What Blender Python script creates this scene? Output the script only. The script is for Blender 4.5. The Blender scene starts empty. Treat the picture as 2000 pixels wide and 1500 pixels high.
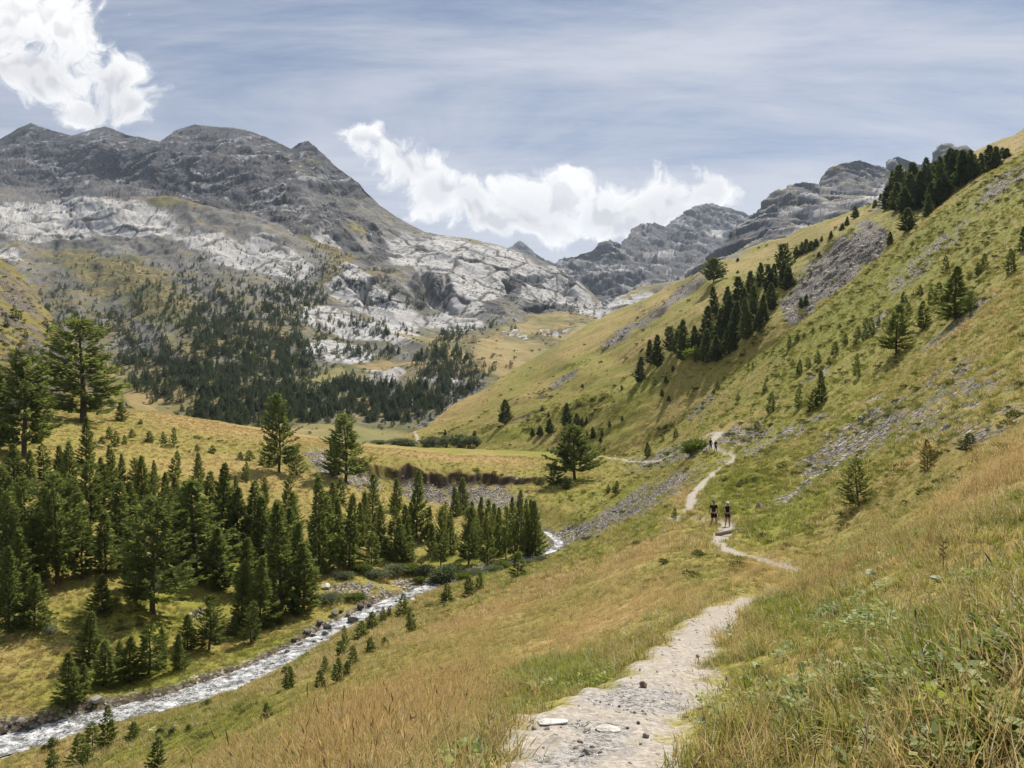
import bpy, bmesh, math, random
import numpy as np
from mathutils import Vector, Matrix

SC = bpy.context.scene
COL = SC.collection
rad = math.radians

# ------------------------------------------------------------------ camera
F, CU, CV = 1570.0, 1000.0, 800.0          # focal length and principal point, in 2000x1500 picture units
cam_d = bpy.data.cameras.new('camera')
cam_d.sensor_width = 36.0
cam_d.lens = 36.0 * F / 2000.0
cam_d.shift_y = 50.0 / 2000.0
cam_d.clip_start = 0.1
cam_d.clip_end = 60000.0
cam = bpy.data.objects.new('camera', cam_d)
cam.location = (0, 0, 0)                    # eye level is z = 0
cam.rotation_euler = (rad(90), 0, 0)
COL.objects.link(cam)
SC.camera = cam

# ------------------------------------------------------------------ exposure
SC.view_settings.view_transform = 'Standard'
SC.view_settings.look = 'None'
SC.view_settings.exposure = 0.45
SC.view_settings.gamma = 1.0
SC.cycles.use_denoising = True
SC.cycles.denoising_prefilter = 'NONE'
SC.cycles.max_bounces = 4
SC.cycles.diffuse_bounces = 2
SC.cycles.use_adaptive_sampling = True
SC.cycles.adaptive_threshold = 0.012
SC.render.filter_size = 1.2
SC.cycles.adaptive_min_samples = 24
SC.cycles.transmission_bounces = 4
SC.cycles.volume_bounces = 0
SC.cycles.transparent_max_bounces = 8

SUN_EL, SUN_AZ = rad(50), rad(27)           # azimuth measured from +Y towards +X

# ------------------------------------------------------------------ node helper
class NT:
    def __init__(self, tree):
        self.t = tree
        tree.nodes.clear()
    def n(self, typ, **kw):
        nd = self.t.nodes.new(typ)
        for k, v in kw.items():
            setattr(nd, k, v)
        return nd
    def put(self, sock, val):
        if val is None:
            return
        if hasattr(val, 'is_output'):
            self.t.links.new(val, sock)
        else:
            if sock.type == 'RGBA' and len(val) == 3:
                val = (*val, 1.0)
            sock.default_value = val
    def math(self, op, a, b=None, c=None, clamp=False):
        nd = self.n('ShaderNodeMath', operation=op, use_clamp=clamp)
        for i, x in enumerate((a, b, c)):
            if x is not None:
                self.put(nd.inputs[i], x)
        return nd.outputs[0]
    def vmath(self, op, a, b=None):
        nd = self.n('ShaderNodeVectorMath', operation=op)
        self.put(nd.inputs[0], a)
        if b is not None:
            if op == 'SCALE':
                self.put(nd.inputs[3], b)
            else:
                self.put(nd.inputs[1], b)
        return nd.outputs['Value'] if op in ('LENGTH', 'DOT_PRODUCT', 'DISTANCE') else nd.outputs[0]
    def mix(self, f, a, b, mode='MIX'):
        nd = self.n('ShaderNodeMix', data_type='RGBA', blend_type=mode)
        nd.clamp_factor = True
        self.put(nd.inputs[0], f); self.put(nd.inputs[6], a); self.put(nd.inputs[7], b)
        return nd.outputs[2]
    def noise(self, vec, scale, detail=3.0, rough=0.55, dist=0.0, out=0):
        nd = self.n('ShaderNodeTexNoise')
        self.put(nd.inputs['Vector'], vec)
        nd.inputs['Scale'].default_value = scale
        nd.inputs['Detail'].default_value = detail
        nd.inputs['Roughness'].default_value = rough
        nd.inputs['Distortion'].default_value = dist
        return nd.outputs[out]
    def noise2(self, vec, scale, detail=3.0, rough=0.55, dist=0.0):
        nd = self.n('ShaderNodeTexNoise', noise_dimensions='2D')
        self.put(nd.inputs['Vector'], vec)
        nd.inputs['Scale'].default_value = scale
        nd.inputs['Detail'].default_value = detail
        nd.inputs['Roughness'].default_value = rough
        nd.inputs['Distortion'].default_value = dist
        return nd.outputs[0]
    def vor(self, vec, scale, feature='F1', out='Distance', rnd=1.0):
        nd = self.n('ShaderNodeTexVoronoi', feature=feature)
        self.put(nd.inputs['Vector'], vec)
        nd.inputs['Scale'].default_value = scale
        nd.inputs['Randomness'].default_value = rnd
        return nd.outputs[out]
    def step(self, x, lo, hi, a=0.0, b=1.0):
        nd = self.n('ShaderNodeMapRange', interpolation_type='SMOOTHSTEP')
        self.put(nd.inputs[0], x); self.put(nd.inputs[1], lo); self.put(nd.inputs[2], hi)
        nd.inputs[3].default_value = a; nd.inputs[4].default_value = b
        return nd.outputs[0]
    def attr(self, name, typ='GEOMETRY', out='Fac'):
        nd = self.n('ShaderNodeAttribute', attribute_name=name, attribute_type=typ)
        return nd.outputs[out]
    def mapping(self, vec, scale=(1, 1, 1), rot=(0, 0, 0), loc=(0, 0, 0)):
        nd = self.n('ShaderNodeMapping')
        self.put(nd.inputs[0], vec)
        nd.inputs['Scale'].default_value = scale
        nd.inputs['Rotation'].default_value = rot
        nd.inputs['Location'].default_value = loc
        return nd.outputs[0]
    def bump(self, h, strength=0.5, dist=0.1, normal=None):
        nd = self.n('ShaderNodeBump')
        nd.inputs['Strength'].default_value = strength
        nd.inputs['Distance'].default_value = dist
        self.put(nd.inputs['Height'], h)
        if normal is not None:
            self.put(nd.inputs['Normal'], normal)
        return nd.outputs[0]

# ------------------------------------------------------------------ world: blue sky, cirrus veil, cumulus
def PX(u, v):                                # picture position of a far thing -> direction (x/y, z/y)
    return ((u - CU) / F, (CV - v) / F)

world = bpy.data.worlds.new('World')
SC.world = world
world.use_nodes = True
W = NT(world.node_tree)
sky = W.n('ShaderNodeTexSky', sky_type='NISHITA')
sky.sun_disc = False
sky.sun_elevation = SUN_EL
sky.sun_rotation = SUN_AZ
sky.altitude = 2000
sky.air_density = 1.0
sky.dust_density = 0.2
sky.ozone_density = 2.0
tc = W.n('ShaderNodeTexCoord').outputs['Generated']
sep = W.n('ShaderNodeSeparateXYZ'); W.put(sep.inputs[0], tc)
dx, dy, dz = sep.outputs
# cirrus on a high flat sheet
zc = W.math('MAXIMUM', dz, 0.06)
comb = W.n('ShaderNodeCombineXYZ')
W.put(comb.inputs[0], W.math('DIVIDE', dx, zc)); W.put(comb.inputs[1], W.math('DIVIDE', dy, zc))
sheet = comb.outputs[0]
ci1 = W.noise2(W.mapping(sheet, (0.42, 1.0, 1), (0, 0, rad(-28))), 1.0, 6, 0.62, 0.4)
ci2 = W.noise2(W.mapping(sheet, (1.0, 3.4, 1), (0, 0, rad(-34))), 1.0, 5, 0.68, 0.3)
ci3 = W.noise2(W.mapping(sheet, (0.16, 0.3, 1), (0, 0, rad(10)), (3.1, 0.4, 0)), 1.0, 1, 0.5)
ci = W.math('ADD', W.math('MULTIPLY', ci1, 0.62), W.math('MULTIPLY', ci2, 0.13))
ci = W.math('ADD', ci, W.math('MULTIPLY', ci3, 0.45))
cirrus = W.math('MULTIPLY', W.step(ci, 0.42, 0.74), 0.97)
# cumulus: soft-edged heaps over the ridges
dyc = W.math('MAXIMUM', dy, 0.05)
cp = W.n('ShaderNodeCombineXYZ')
W.put(cp.inputs[0], W.math('DIVIDE', dx, dyc)); W.put(cp.inputs[1], W.math('DIVIDE', dz, dyc))
P0 = cp.outputs[0]
wa = W.math('MULTIPLY', W.math('SUBTRACT', W.noise2(P0, 9.0, 3, 0.55), 0.5), 0.085)
wb = W.math('MULTIPLY', W.math('SUBTRACT', W.noise2(W.mapping(P0, loc=(4.2, 7.7, 0)), 10.0, 3, 0.55), 0.5), 0.07)
wc = W.n('ShaderNodeCombineXYZ'); W.put(wc.inputs[0], wa); W.put(wc.inputs[1], wb)
P = W.vmath('ADD', P0, wc.outputs[0])
CUMULUS = [(15, 45, 190, 100), (150, 75, 100, 78), (215, 155, 66, 58), (262, 200, 52, 36), (60, 145, 110, 56), (170, 205, 100, 34),
           (712, 272, 60, 30), (755, 300, 60, 40), (795, 325, 66, 46), (845, 380, 80, 52), (930, 405, 82, 52), (1060, 392, 110, 68), (1170, 402, 110, 62),
           (1300, 395, 105, 60), (1372, 365, 58, 60), (1000, 440, 150, 34), (1240, 432, 150, 36)]
best = None
for (u, v, ru, rv) in CUMULUS:
    cx, cy = PX(u, v)
    d = W.vmath('LENGTH', W.vmath('MULTIPLY', W.vmath('SUBTRACT', P, (cx, cy, 0)), (F / ru, F / rv, 1)))
    d = W.math('SUBTRACT', 1.0, d)
    best = d if best is None else W.math('SMOOTH_MAX', best, d, 0.25)
fb = W.noise2(P, 26.0, 7, 0.66)
def lobes(vec):
    v1 = W.n('ShaderNodeTexVoronoi', voronoi_dimensions='2D', feature='SMOOTH_F1'); W.put(v1.inputs['Vector'], vec)
    v1.inputs['Scale'].default_value = 20.0; v1.inputs['Smoothness'].default_value = 0.35
    v2 = W.n('ShaderNodeTexVoronoi', voronoi_dimensions='2D'); W.put(v2.inputs['Vector'], vec); v2.inputs['Scale'].default_value = 52.0
    return W.math('ADD', W.math('MULTIPLY', W.math('SUBTRACT', 0.45, v1.outputs[0]), 0.62), W.math('MULTIPLY', W.math('SUBTRACT', 0.42, v2.outputs[0]), 0.26))
lb = lobes(P)
lb2 = lobes(W.vmath('ADD', P, (0.006, 0.012, 0)))         # the same heaps a little towards the sun
dens = W.math('ADD', W.math('MULTIPLY', best, 1.15), W.math('ADD', lb, W.math('MULTIPLY', W.math('SUBTRACT', fb, 0.5), 1.8)))
alpha = W.math('MULTIPLY', W.step(dens, -0.09, 0.52), W.step(dy, 0.1, 0.2))
core = W.step(W.math('ADD', best, W.math('MULTIPLY', W.math('SUBTRACT', fb, 0.5), 0.8)), 0.10, 0.75)
sepP = W.n('ShaderNodeSeparateXYZ'); W.put(sepP.inputs[0], P0)
low = W.step(W.math('SUBTRACT', sepP.outputs[1], W.math('MULTIPLY', W.math('ABSOLUTE', W.math('ADD', sepP.outputs[0], -0.08)), 0.30)), 0.285, 0.215)
shade = W.math('MULTIPLY', core, W.math('ADD', W.math('MULTIPLY', W.step(W.math('ADD', W.math('SUBTRACT', lb2, lb), W.math('MULTIPLY', W.math('SUBTRACT', fb, 0.5), -0.5)), -0.06, 0.22), 0.6), W.math('MULTIPLY', low, 0.6)), clamp=True)
cumcol = W.mix(shade, (14.6, 14.5, 14.4), (9.4, 9.4, 9.9))
col = W.mix(0.34, sky.outputs[0], (4.5, 5.7, 8.4))
col = W.mix(cirrus, col, (8.7, 9.0, 10.1))
col = W.mix(alpha, col, cumcol)
bg = W.n('ShaderNodeBackground')
W.put(bg.inputs[0], col)
bg.inputs[1].default_value = 0.052
wo = W.n('ShaderNodeOutputWorld')
W.put(wo.inputs[0], bg.outputs[0])

# ------------------------------------------------------------------ sun
sun_d = bpy.data.lights.new('sun', 'SUN')
sun_d.energy = 5.0
sun_d.angle = rad(0.53)
sun_d.color = (1.0, 0.93, 0.82)
sun = bpy.data.objects.new('sun', sun_d)
sd = Vector((math.sin(SUN_AZ) * math.cos(SUN_EL), math.cos(SUN_AZ) * math.cos(SUN_EL), math.sin(SUN_EL)))
sun.rotation_euler = sd.to_track_quat('Z', 'Y').to_euler()
sun.location = (0, 0, 300)
COL.objects.link(sun)
# ------------------------------------------------------------------ numeric helpers
rng = np.random.default_rng(11)
random.seed(11)

def _hash(ix, iy, iz, seed):
    h = (ix.astype(np.uint32) * np.uint32(374761393) + iy.astype(np.uint32) * np.uint32(668265263)
         + iz.astype(np.uint32) * np.uint32(2147483647 & 0x5bd1e995) + np.uint32((seed * 1013904223) & 0xffffffff))
    h = (h ^ (h >> np.uint32(13))) * np.uint32(1274126177)
    h = (h ^ (h >> np.uint32(16))) * np.uint32(2246822519)
    return h ^ (h >> np.uint32(15))

def _fade(t):
    return t * t * t * (t * (t * 6 - 15) + 10)

def perlin2(x, y, seed=0):
    x0 = np.floor(x); y0 = np.floor(y)
    fx = x - x0; fy = y - y0
    ix = x0.astype(np.int64); iy = y0.astype(np.int64); iz = np.zeros_like(ix)
    def g(dx, dy):
        a = _hash(ix + dx, iy + dy, iz, seed).astype(np.float64) * (2 * np.pi / 4294967296.0)
        return np.cos(a) * (fx - dx) + np.sin(a) * (fy - dy)
    u = _fade(fx); v = _fade(fy)
    a = g(0, 0) * (1 - u) + g(1, 0) * u
    b = g(0, 1) * (1 - u) + g(1, 1) * u
    return (a * (1 - v) + b * v) * 1.45

def fbm2(x, y, oct=4, seed=0, gain=0.5, lac=2.03):
    s = np.zeros_like(x); a = 1.0; f = 1.0; n = 0.0
    for i in range(oct):
        s += a * perlin2(x * f + 17.3 * i, y * f - 9.1 * i, seed + i)
        n += a; a *= gain; f *= lac
    return s / n

def ridged2(x, y, oct=4, seed=0):
    s = np.zeros_like(x); a = 1.0; f = 1.0; n = 0.0
    for i in range(oct):
        s += a * (1 - np.abs(perlin2(x * f + 7.3 * i, y * f - 3.1 * i, seed + i)) * 1.6)
        n += a; a *= 0.5; f *= 2.05
    return s / n

def worley(x, y, seed=0, tilt=1.0):
    """cells: returns (block value in -1..1 incl. a random tilt per cell, distance to nearest edge)"""
    x0 = np.floor(x).astype(np.int64); y0 = np.floor(y).astype(np.int64)
    f1 = np.full(x.shape, 9.0); f2 = np.full(x.shape, 9.0); val = np.zeros_like(x); rnd = np.zeros_like(x)
    z = np.zeros_like(x0)
    for dx in (-1, 0, 1):
        for dy in (-1, 0, 1):
            h = _hash(x0 + dx, y0 + dy, z, seed)
            px = x0 + dx + (h & np.uint32(1023)) / 1023.0
            py = y0 + dy + ((h >> np.uint32(10)) & np.uint32(1023)) / 1023.0
            rx = x - px; ry = y - py
            d = rx * rx + ry * ry
            h2 = _hash(x0 + dx, y0 + dy, z, seed + 77)
            r = (h2 & np.uint32(1023)) / 511.5 - 1
            ta = ((h2 >> np.uint32(10)) & np.uint32(1023)) / 511.5 - 1
            tb = ((h2 >> np.uint32(20)) & np.uint32(1023)) / 511.5 - 1
            v = r + tilt * (ta * rx + tb * ry) * 1.4
            n1 = d < f1
            f2 = np.where(n1, f1, np.minimum(f2, d))
            val = np.where(n1, v, val); rnd = np.where(n1, r, rnd)
            f1 = np.where(n1, d, f1)
    return val, np.sqrt(f2) - np.sqrt(f1), rnd

def sstep(x, a, b):
    t = np.clip((x - a) / (b - a), 0, 1)
    return t * t * (3 - 2 * t)

def tps_fit(A, f, lam=0.0):
    A = np.asarray(A, float); f = np.asarray(f, float); n = len(A)
    r2 = ((A[:, None] - A[None]) ** 2).sum(-1)
    K = np.where(r2 > 0, 0.5 * r2 * np.log(r2 + 1e-12), 0) + lam * np.eye(n)
    Pm = np.hstack([np.ones((n, 1)), A])
    M = np.zeros((n + 3, n + 3)); M[:n, :n] = K; M[:n, n:] = Pm; M[n:, :n] = Pm.T
    return A, np.linalg.solve(M, np.concatenate([f, np.zeros(3)]))

def tps_eval(fit, x, y):
    A, w = fit; n = len(A)
    out = w[n] + w[n + 1] * x + w[n + 2] * y
    for i in range(n):
        r2 = (x - A[i, 0]) ** 2 + (y - A[i, 1]) ** 2
        out = out + w[i] * 0.5 * r2 * np.log(r2 + 1e-12)
    return out

def blobs(u, v, L, soft=0.5):
    """soft union of ellipses (u, v, ru, rv, angle_deg[, weight])"""
    m = np.zeros_like(u)
    for b in L:
        cu, cv, ru, rv, an = b[:5]; wgt = b[5] if len(b) > 5 else 1.0
        c, s = math.cos(rad(an)), math.sin(rad(an))
        a = ((u - cu) * c - (v - cv) * s) / ru      # angle is counter-clockwise as seen in the picture
        d = ((u - cu) * s + (v - cv) * c) / rv
        m = np.maximum(m, wgt * sstep(1 - np.sqrt(a * a + d * d), 0, soft))
    return m

# ------------------------------------------------------------------ object helpers
def tag(o, label=None, cat=None, group=None, kind=None):
    if label: o['label'] = label
    if cat: o['category'] = cat
    if group: o['group'] = group
    if kind: o['kind'] = kind
    return o

def link(name, data, parent=None, loc=None):
    o = bpy.data.objects.new(name, data)
    COL.objects.link(o)
    if parent is not None: o.parent = parent
    if loc is not None: o.location = loc
    return o

def mesh_np(name, V, faces=None, quads=None, tris=None, mat=None, smooth=True, attrs=None):
    me = bpy.data.meshes.new(name)
    V = np.asarray(V, np.float32).reshape(-1, 3)
    loops = []; starts = []; totals = []
    n = 0
    for arr, k in ((quads, 4), (tris, 3)):
        if arr is not None and len(arr):
            arr = np.asarray(arr, np.int32).reshape(-1, k)
            loops.append(arr.ravel()); m = len(arr)
            starts.append(n + np.arange(m) * k); totals.append(np.full(m, k)); n += m * k
    me.vertices.add(len(V)); me.vertices.foreach_set('co', V.ravel())
    lp = np.concatenate(loops).astype(np.int32)
    me.loops.add(len(lp)); me.loops.foreach_set('vertex_index', lp)
    st = np.concatenate(starts).astype(np.int32)
    me.polygons.add(len(st)); me.polygons.foreach_set('loop_start', st)
    me.polygons.foreach_set('loop_total', np.concatenate(totals).astype(np.int32))
    me.update(calc_edges=True)
    me.polygons.foreach_set('use_smooth', np.full(len(st), smooth, bool))
    if attrs:
        for k, a in attrs.items():
            at = me.attributes.new(k, 'FLOAT', 'POINT')
            at.data.foreach_set('value', np.asarray(a, np.float32).ravel())
    if mat is not None:
        me.materials.append(mat)
    me.validate()
    return me

def grid_quads(nr, nc):
    i = np.arange(nr * nc).reshape(nr, nc)
    return np.stack([i[:-1, :-1], i[:-1, 1:], i[1:, 1:], i[1:, :-1]], -1).reshape(-1, 4)

def new_mat(name):
    m = bpy.data.materials.new(name)
    m.use_nodes = True
    return m, NT(m.node_tree)

def finish(nt, color, rough=0.9, normal=None, spec=0.2, transl=None, tcol=None):
    out = nt.n('ShaderNodeOutputMaterial')
    b = nt.n('ShaderNodeBsdfPrincipled')
    nt.put(b.inputs['Base Color'], color)
    nt.put(b.inputs['Roughness'], rough)
    nt.put(b.inputs['Specular IOR Level'], spec)
    if normal is not None: nt.put(b.inputs['Normal'], normal)
    sh = b.outputs[0]
    if transl:
        t = nt.n('ShaderNodeBsdfTranslucent')
        nt.put(t.inputs[0], tcol if tcol is not None else color)
        mx = nt.n('ShaderNodeMixShader')
        nt.put(mx.inputs[0], transl)
        nt.t.links.new(sh, mx.inputs[1]); nt.t.links.new(t.outputs[0], mx.inputs[2])
        sh = mx.outputs[0]
    nt.t.links.new(sh, out.inputs[0])
# ------------------------------------------------------------------ near valley ground (camera's slope, stream, left bench)
COLS = {
 -900: [(10,1900),(25,1800),(40,1850),(50,1700),(75,1330),(100,1050),(130,900),(170,780),(230,730),(330,740),(460,760)],
 -400: [(10,1820),(25,1740),(45,1640),(57.5,1564),(75,1320),(100,1050),(130,895),(170,790),(230,760),(330,770),(460,790)],
 0:    [(10,1850),(25,1690),(45,1560),(65.9,1455),(75,1335),(84,1232),(108,1000),(130,890),(170,815),(230,800),(330,805),(460,830)],
 250:  [(10,1730),(22,1590),(40,1490),(60,1420),(72.4,1390),(80,1335),(92,1195),(115,1060),(135,965),(150,905),(185,850),(215,808),(300,806),(460,835)],
 500:  [(6,1590),(10,1500),(14,1462),(25,1405),(40,1372),(60,1345),(82.5,1310),(92,1258),(105,1180),(125,1075),(145,985),(165,930),(200,882),(250,842),(330,838),(460,860)],
 700:  [(6,1540),(10,1440),(16,1395),(30,1310),(50,1262),(75,1232),(102,1203),(112,1150),(130,1075),(150,1010),(175,950),(188,930),(196,895),(235,878),(290,866),(380,872),(460,885)],
 800:  [(5,1560),(9,1420),(14,1372),(25,1305),(45,1248),(70,1205),(100,1170),(112,1160),(125,1120),(150,1040),(180,992),(198,965),(207,908),(250,885),(310,874),(400,880)],
 900:  [(4.5,1560),(8,1420),(14,1345),(25,1275),(45,1210),(70,1168),(100,1140),(118,1130),(128,1110),(150,1052),(185,996),(203,968),(213,917),(255,893),(320,878),(400,880)],
 1100: [(8,1388),(15,1302),(25,1235),(45,1155),(62,1118),(80,1098),(100,1084),(128,1086),(143,1072),(165,1000),(180,962),(195,938),(240,902),(300,884),(380,874)],
 1250: [(6.3,1400),(10,1300),(18,1222),(30,1140),(45,1082),(65,1040),(90,1010),(120,985),(150,955),(190,920),(240,888),(300,872),(400,872)],
 1430: [(5,1450),(10,1290),(15.3,1182),(20,1148),(28,1115),(42,1068),(52,1030),(62,992),(75,950),(92,915),(110,890),(135,848),(180,795),(220,755),(255,728),(300,760),(400,840)],
 1560: [(4,1500),(8,1270),(14,1160),(20,1112),(27,1120),(35,1078),(50,1010),(70,925),(90,862),(120,788),(150,730),(180,680),(212,637),(250,650),(330,760),(460,860)],
 1800: [(3,1520),(6,1240),(12,1060),(20,985),(26,972),(40,900),(60,812),(80,745),(110,652),(150,558),(180,492),(212,437),(250,455),(330,600),(460,760)],
 2000: [(3,1450),(6,1150),(12,950),(22,872),(35,815),(50,730),(80,590),(120,470),(170,372),(220,302),(270,325),(350,470),(460,620)],
 2400: [(3,1300),(6,1050),(12,880),(22,785),(35,700),(50,600),(80,450),(120,330),(170,240),(220,185),(280,200),(360,340),(460,480)],
 3000: [(3,1150),(6,900),(12,740),(22,640),(35,540),(50,440),(80,300),(120,190),(170,110),(220,75),(280,90),(360,200),(460,330)],
}
TRAIL = [(1100,1900,2.4,.55),(1130,1500,4.5,.62),(1190,1410,5.8,.78),(1290,1330,7.7,.62),(1335,1270,9.6,.46),(1385,1215,12.5,.42),(1440,1179,15.6,.46),(1492,1166,18.5,.42),
         (1562,1150,23,.38),(1592,1130,27.5,.38),(1552,1112,31,.48),(1460,1086,36,.50),(1405,1066,42,.55),(1410,1046,48,.62),(1420,1028,53,.62),(1390,1018,57,.5),
         (1335,1020,60.5,.5),(1312,1015,63.5,.6),(1345,1000,68,.62),(1352,975,74,.65),(1360,957,80,.6),(1385,932,90,.55),(1405,917,97,.6),(1428,904,104,.55),
         (1436,893,111,.6),(1405,881,117,.6),(1393,866,124,.7),(1398,850,134,.9),(1402,840,142,.8),(1340,850,165,.6),(1280,874,195,.6),(1225,886,230,.7),(1178,885,262,.7),(1152,878,285,.7),(1100,873,312,.7),
         (1060,870,328,.8),(1032,866,345,.8),(990,864,370,.8)]
RIVER = [(-900,52,44),(-400,0,57.5),(0,1455,65.9),(250,1388,72.4),(400,1347,77.5),(500,1310,82.5),(620,1250,92.5),(700,1205,102),(830,1152,116.0),(920,1118,126),(1000,1094,134),(1085,1070,145),(1078,1046,156),(1010,1020,170)]

def unp(u, v, D):
    u, v, D = np.asarray(u, float), np.asarray(v, float), np.asarray(D, float)
    return np.stack([(u - CU) / F * D, D, (CV - v) / F * D], -1)

cp_u, cp_q, cp_v = [], [], []
for u, L in COLS.items():
    for D, v in L:
        cp_u.append(u); cp_q.append(math.log(D)); cp_v.append(v)
    for D in (1.2, 2.2):
        X = (u - CU) / F * D
        z = -1.66 + 0.22 * X - 0.07 * D
        cp_u.append(u); cp_q.append(math.log(D)); cp_v.append(CV - z / D * F)
for (u, v, D, w) in TRAIL:
    if 8 < D < 145:
        cp_u.append(u); cp_q.append(math.log(D)); cp_v.append(v)
SU, SQ = 1 / 330.0, 1.9
cp_u = np.array(cp_u, float); cp_q = np.array(cp_q); cp_v = np.array(cp_v, float)
# interpolate height-per-distance around a flat reference so near rows do not dominate
ref = lambda q: CV + 1.7 / np.exp(q) * F
fit1 = tps_fit(np.stack([cp_u * SU, cp_q * SQ], -1), cp_v - ref(cp_q), 0.003)

UG = np.unique(np.concatenate([np.linspace(-900, -120, 50), np.linspace(-120, 2120, 600), np.linspace(2120, 3000, 50)]))
QG = np.unique(np.concatenate([np.linspace(math.log(1.0), math.log(460), 480), np.linspace(math.log(188), math.log(219), 70)]))
uu, qq = np.meshgrid(UG, QG)
# coarse evaluation then exact linear upsample in both directions
Uc = np.linspace(-900, 3000, 300); Qc = np.linspace(QG[0], QG[-1], 300)
cu_, cq_ = np.meshgrid(Uc, Qc)
Vc = tps_eval(fit1, cu_ * SU, cq_ * SQ) + ref(cq_)
def bil(A, xs, ys, x, y):
    fx = np.clip((x - xs[0]) / (xs[-1] - xs[0]) * (len(xs) - 1), 0, len(xs) - 1.001)
    fy = np.clip((y - ys[0]) / (ys[-1] - ys[0]) * (len(ys) - 1), 0, len(ys) - 1.001)
    ix = fx.astype(int); iy = fy.astype(int); fx = fx - ix; fy = fy - iy
    return (A[iy, ix] * (1 - fx) + A[iy, ix + 1] * fx) * (1 - fy) + (A[iy + 1, ix] * (1 - fx) + A[iy + 1, ix + 1] * fx) * fy
Zt = (CV - Vc) / F * np.exp(cq_)
DD = np.exp(qq)
GX = (uu - CU) / F * DD
GY = DD
GZ = bil(Zt, Uc, Qc, uu, qq)

def catmull(P, n=14):
    P = np.asarray(P, float); out = []
    Q = np.vstack([2 * P[0] - P[1], P, 2 * P[-1] - P[-2]])
    for i in range(1, len(Q) - 2):
        p0, p1, p2, p3 = Q[i - 1], Q[i], Q[i + 1], Q[i + 2]
        for t in np.linspace(0, 1, n, endpoint=False):
            out.append(0.5 * ((2 * p1) + (-p0 + p2) * t + (2 * p0 - 5 * p1 + 4 * p2 - p3) * t ** 2 + (-p0 + 3 * p1 - 3 * p2 + p3) * t ** 3))
    out.append(P[-1])
    return np.array(out)

def dist_poly(X, Y, P, box=12.0):
    """distance to polyline P[:, :2]; also the interpolated remaining columns and the signed side"""
    best = np.full(X.shape, 1e9); extra = np.zeros(X.shape + (P.shape[1] - 2,)); side = np.zeros(X.shape)
    for i in range(len(P) - 1):
        a, b = P[i], P[i + 1]
        lo = np.minimum(a[:2], b[:2]) - box; hi = np.maximum(a[:2], b[:2]) + box
        m = (X > lo[0]) & (X < hi[0]) & (Y > lo[1]) & (Y < hi[1])
        if not m.any(): continue
        x, y = X[m], Y[m]
        dx, dy = b[0] - a[0], b[1] - a[1]
        t = np.clip(((x - a[0]) * dx + (y - a[1]) * dy) / (dx * dx + dy * dy + 1e-9), 0, 1)
        ex, ey = x - (a[0] + t * dx), y - (a[1] + t * dy)
        d = np.hypot(ex, ey)
        bm = best[m]; k = d < bm
        bm[k] = d[k]; best[m] = bm
        em = extra[m]; em[k] = (a[2:] + t[:, None] * (b[2:] - a[2:]))[k]; extra[m] = em
        sm = side[m]; sm[k] = (dx * ey - dy * ex)[k]; side[m] = sm
    return best, extra, side

trail_pts = np.array([list(unp(u, v, D)) + [w] for (u, v, D, w) in TRAIL])
trail_pts = catmull(np.vstack([[0.1, -2.0, -1.62, .55], [0.12, 1.0, -1.70, .55], trail_pts]), 10)
river_z = lambda Y: np.interp(Y, [40, 66, 78, 102, 116, 145, 190, 205], [-28.6, -27.5, -27.05, -26.3, -26.0, -25.0, -23.0, -22.4])
rp = []
for (u, v, D) in RIVER:
    X = (u - CU) / F * D
    rp.append([X, D, river_z(D)])
river_pts = catmull(np.array(rp), 10)

# lumps and hollows of the turf, scaled so the eye-near ground stays calm
lump = fbm2(GX / 22.0, GY / 22.0, 3, 3) * np.minimum(0.9, GY * 0.012) + fbm2(GX / 5.0, GY / 5.0, 3, 8) * np.minimum(0.26, GY * 0.009) + fbm2(GX / 1.1, GY / 1.1, 2, 21) * np.minimum(0.07, GY * 0.006)
# small cattle-trod terraces along the steep slopes
terr = perlin2(GX / 14.0 + GZ / 1.3, GY / 14.0, 31) * 0.20 * sstep(GY, 25, 60)
GZ = GZ + lump + terr
# eroded bank below the bench edge
be_u = np.array([640, 700, 760, 820, 900, 980, 1040, 1075]); be_d = np.array([194, 197, 203, 208, 213, 213, 209, 203])
edge_d = np.interp(uu, be_u, be_d) + 2.4 * perlin2(uu / 26.0, uu * 0 + 3.3, 5) + 1.0 * perlin2(uu / 9.0, uu * 0 + 5.3, 7)
inb = sstep(uu, 650, 720) * (1 - sstep(uu, 1045, 1085))
soil = inb * sstep(GY, edge_d - 5.0, edge_d - 2.6) * (1 - sstep(GY, edge_d - 0.3, edge_d + 0.1))
GZ = GZ - inb * (1.9 + 1.0 * perlin2(uu / 30.0, uu * 0 + 1.7, 6)) * (1 - sstep(GY, edge_d - 1.7, edge_d - 0.3)) * sstep(GY, edge_d - 28, edge_d - 6)
# stream bed
rd, rex, rside = dist_poly(GX, GY, river_pts, 14)
rz = rex[..., 0]
rhalf = (1.5 + 0.55 * sstep(GY, 92, 74) + 0.6 * perlin2(GX / 6.0, GY / 6.0, 41)) * (1 - 0.62 * sstep(GY, 112, 130))
near_r = sstep(rd, rhalf + 6.5, rhalf + 0.4)
bank_top = np.where(rside > 0, 0.75, 0.25)
GZ = GZ * (1 - near_r) + np.minimum(GZ, rz + bank_top + 0.12 * np.maximum(rd - rhalf, 0)) * near_r * 0.7 + near_r * 0.3 * (rz + bank_top)
bed = sstep(rd, rhalf + 1.3, rhalf - 0.2)
GZ = GZ * (1 - bed) + (rz - 0.32 + 0.22 * fbm2(GX / 0.8, GY / 0.8, 3, 55)) * bed
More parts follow.
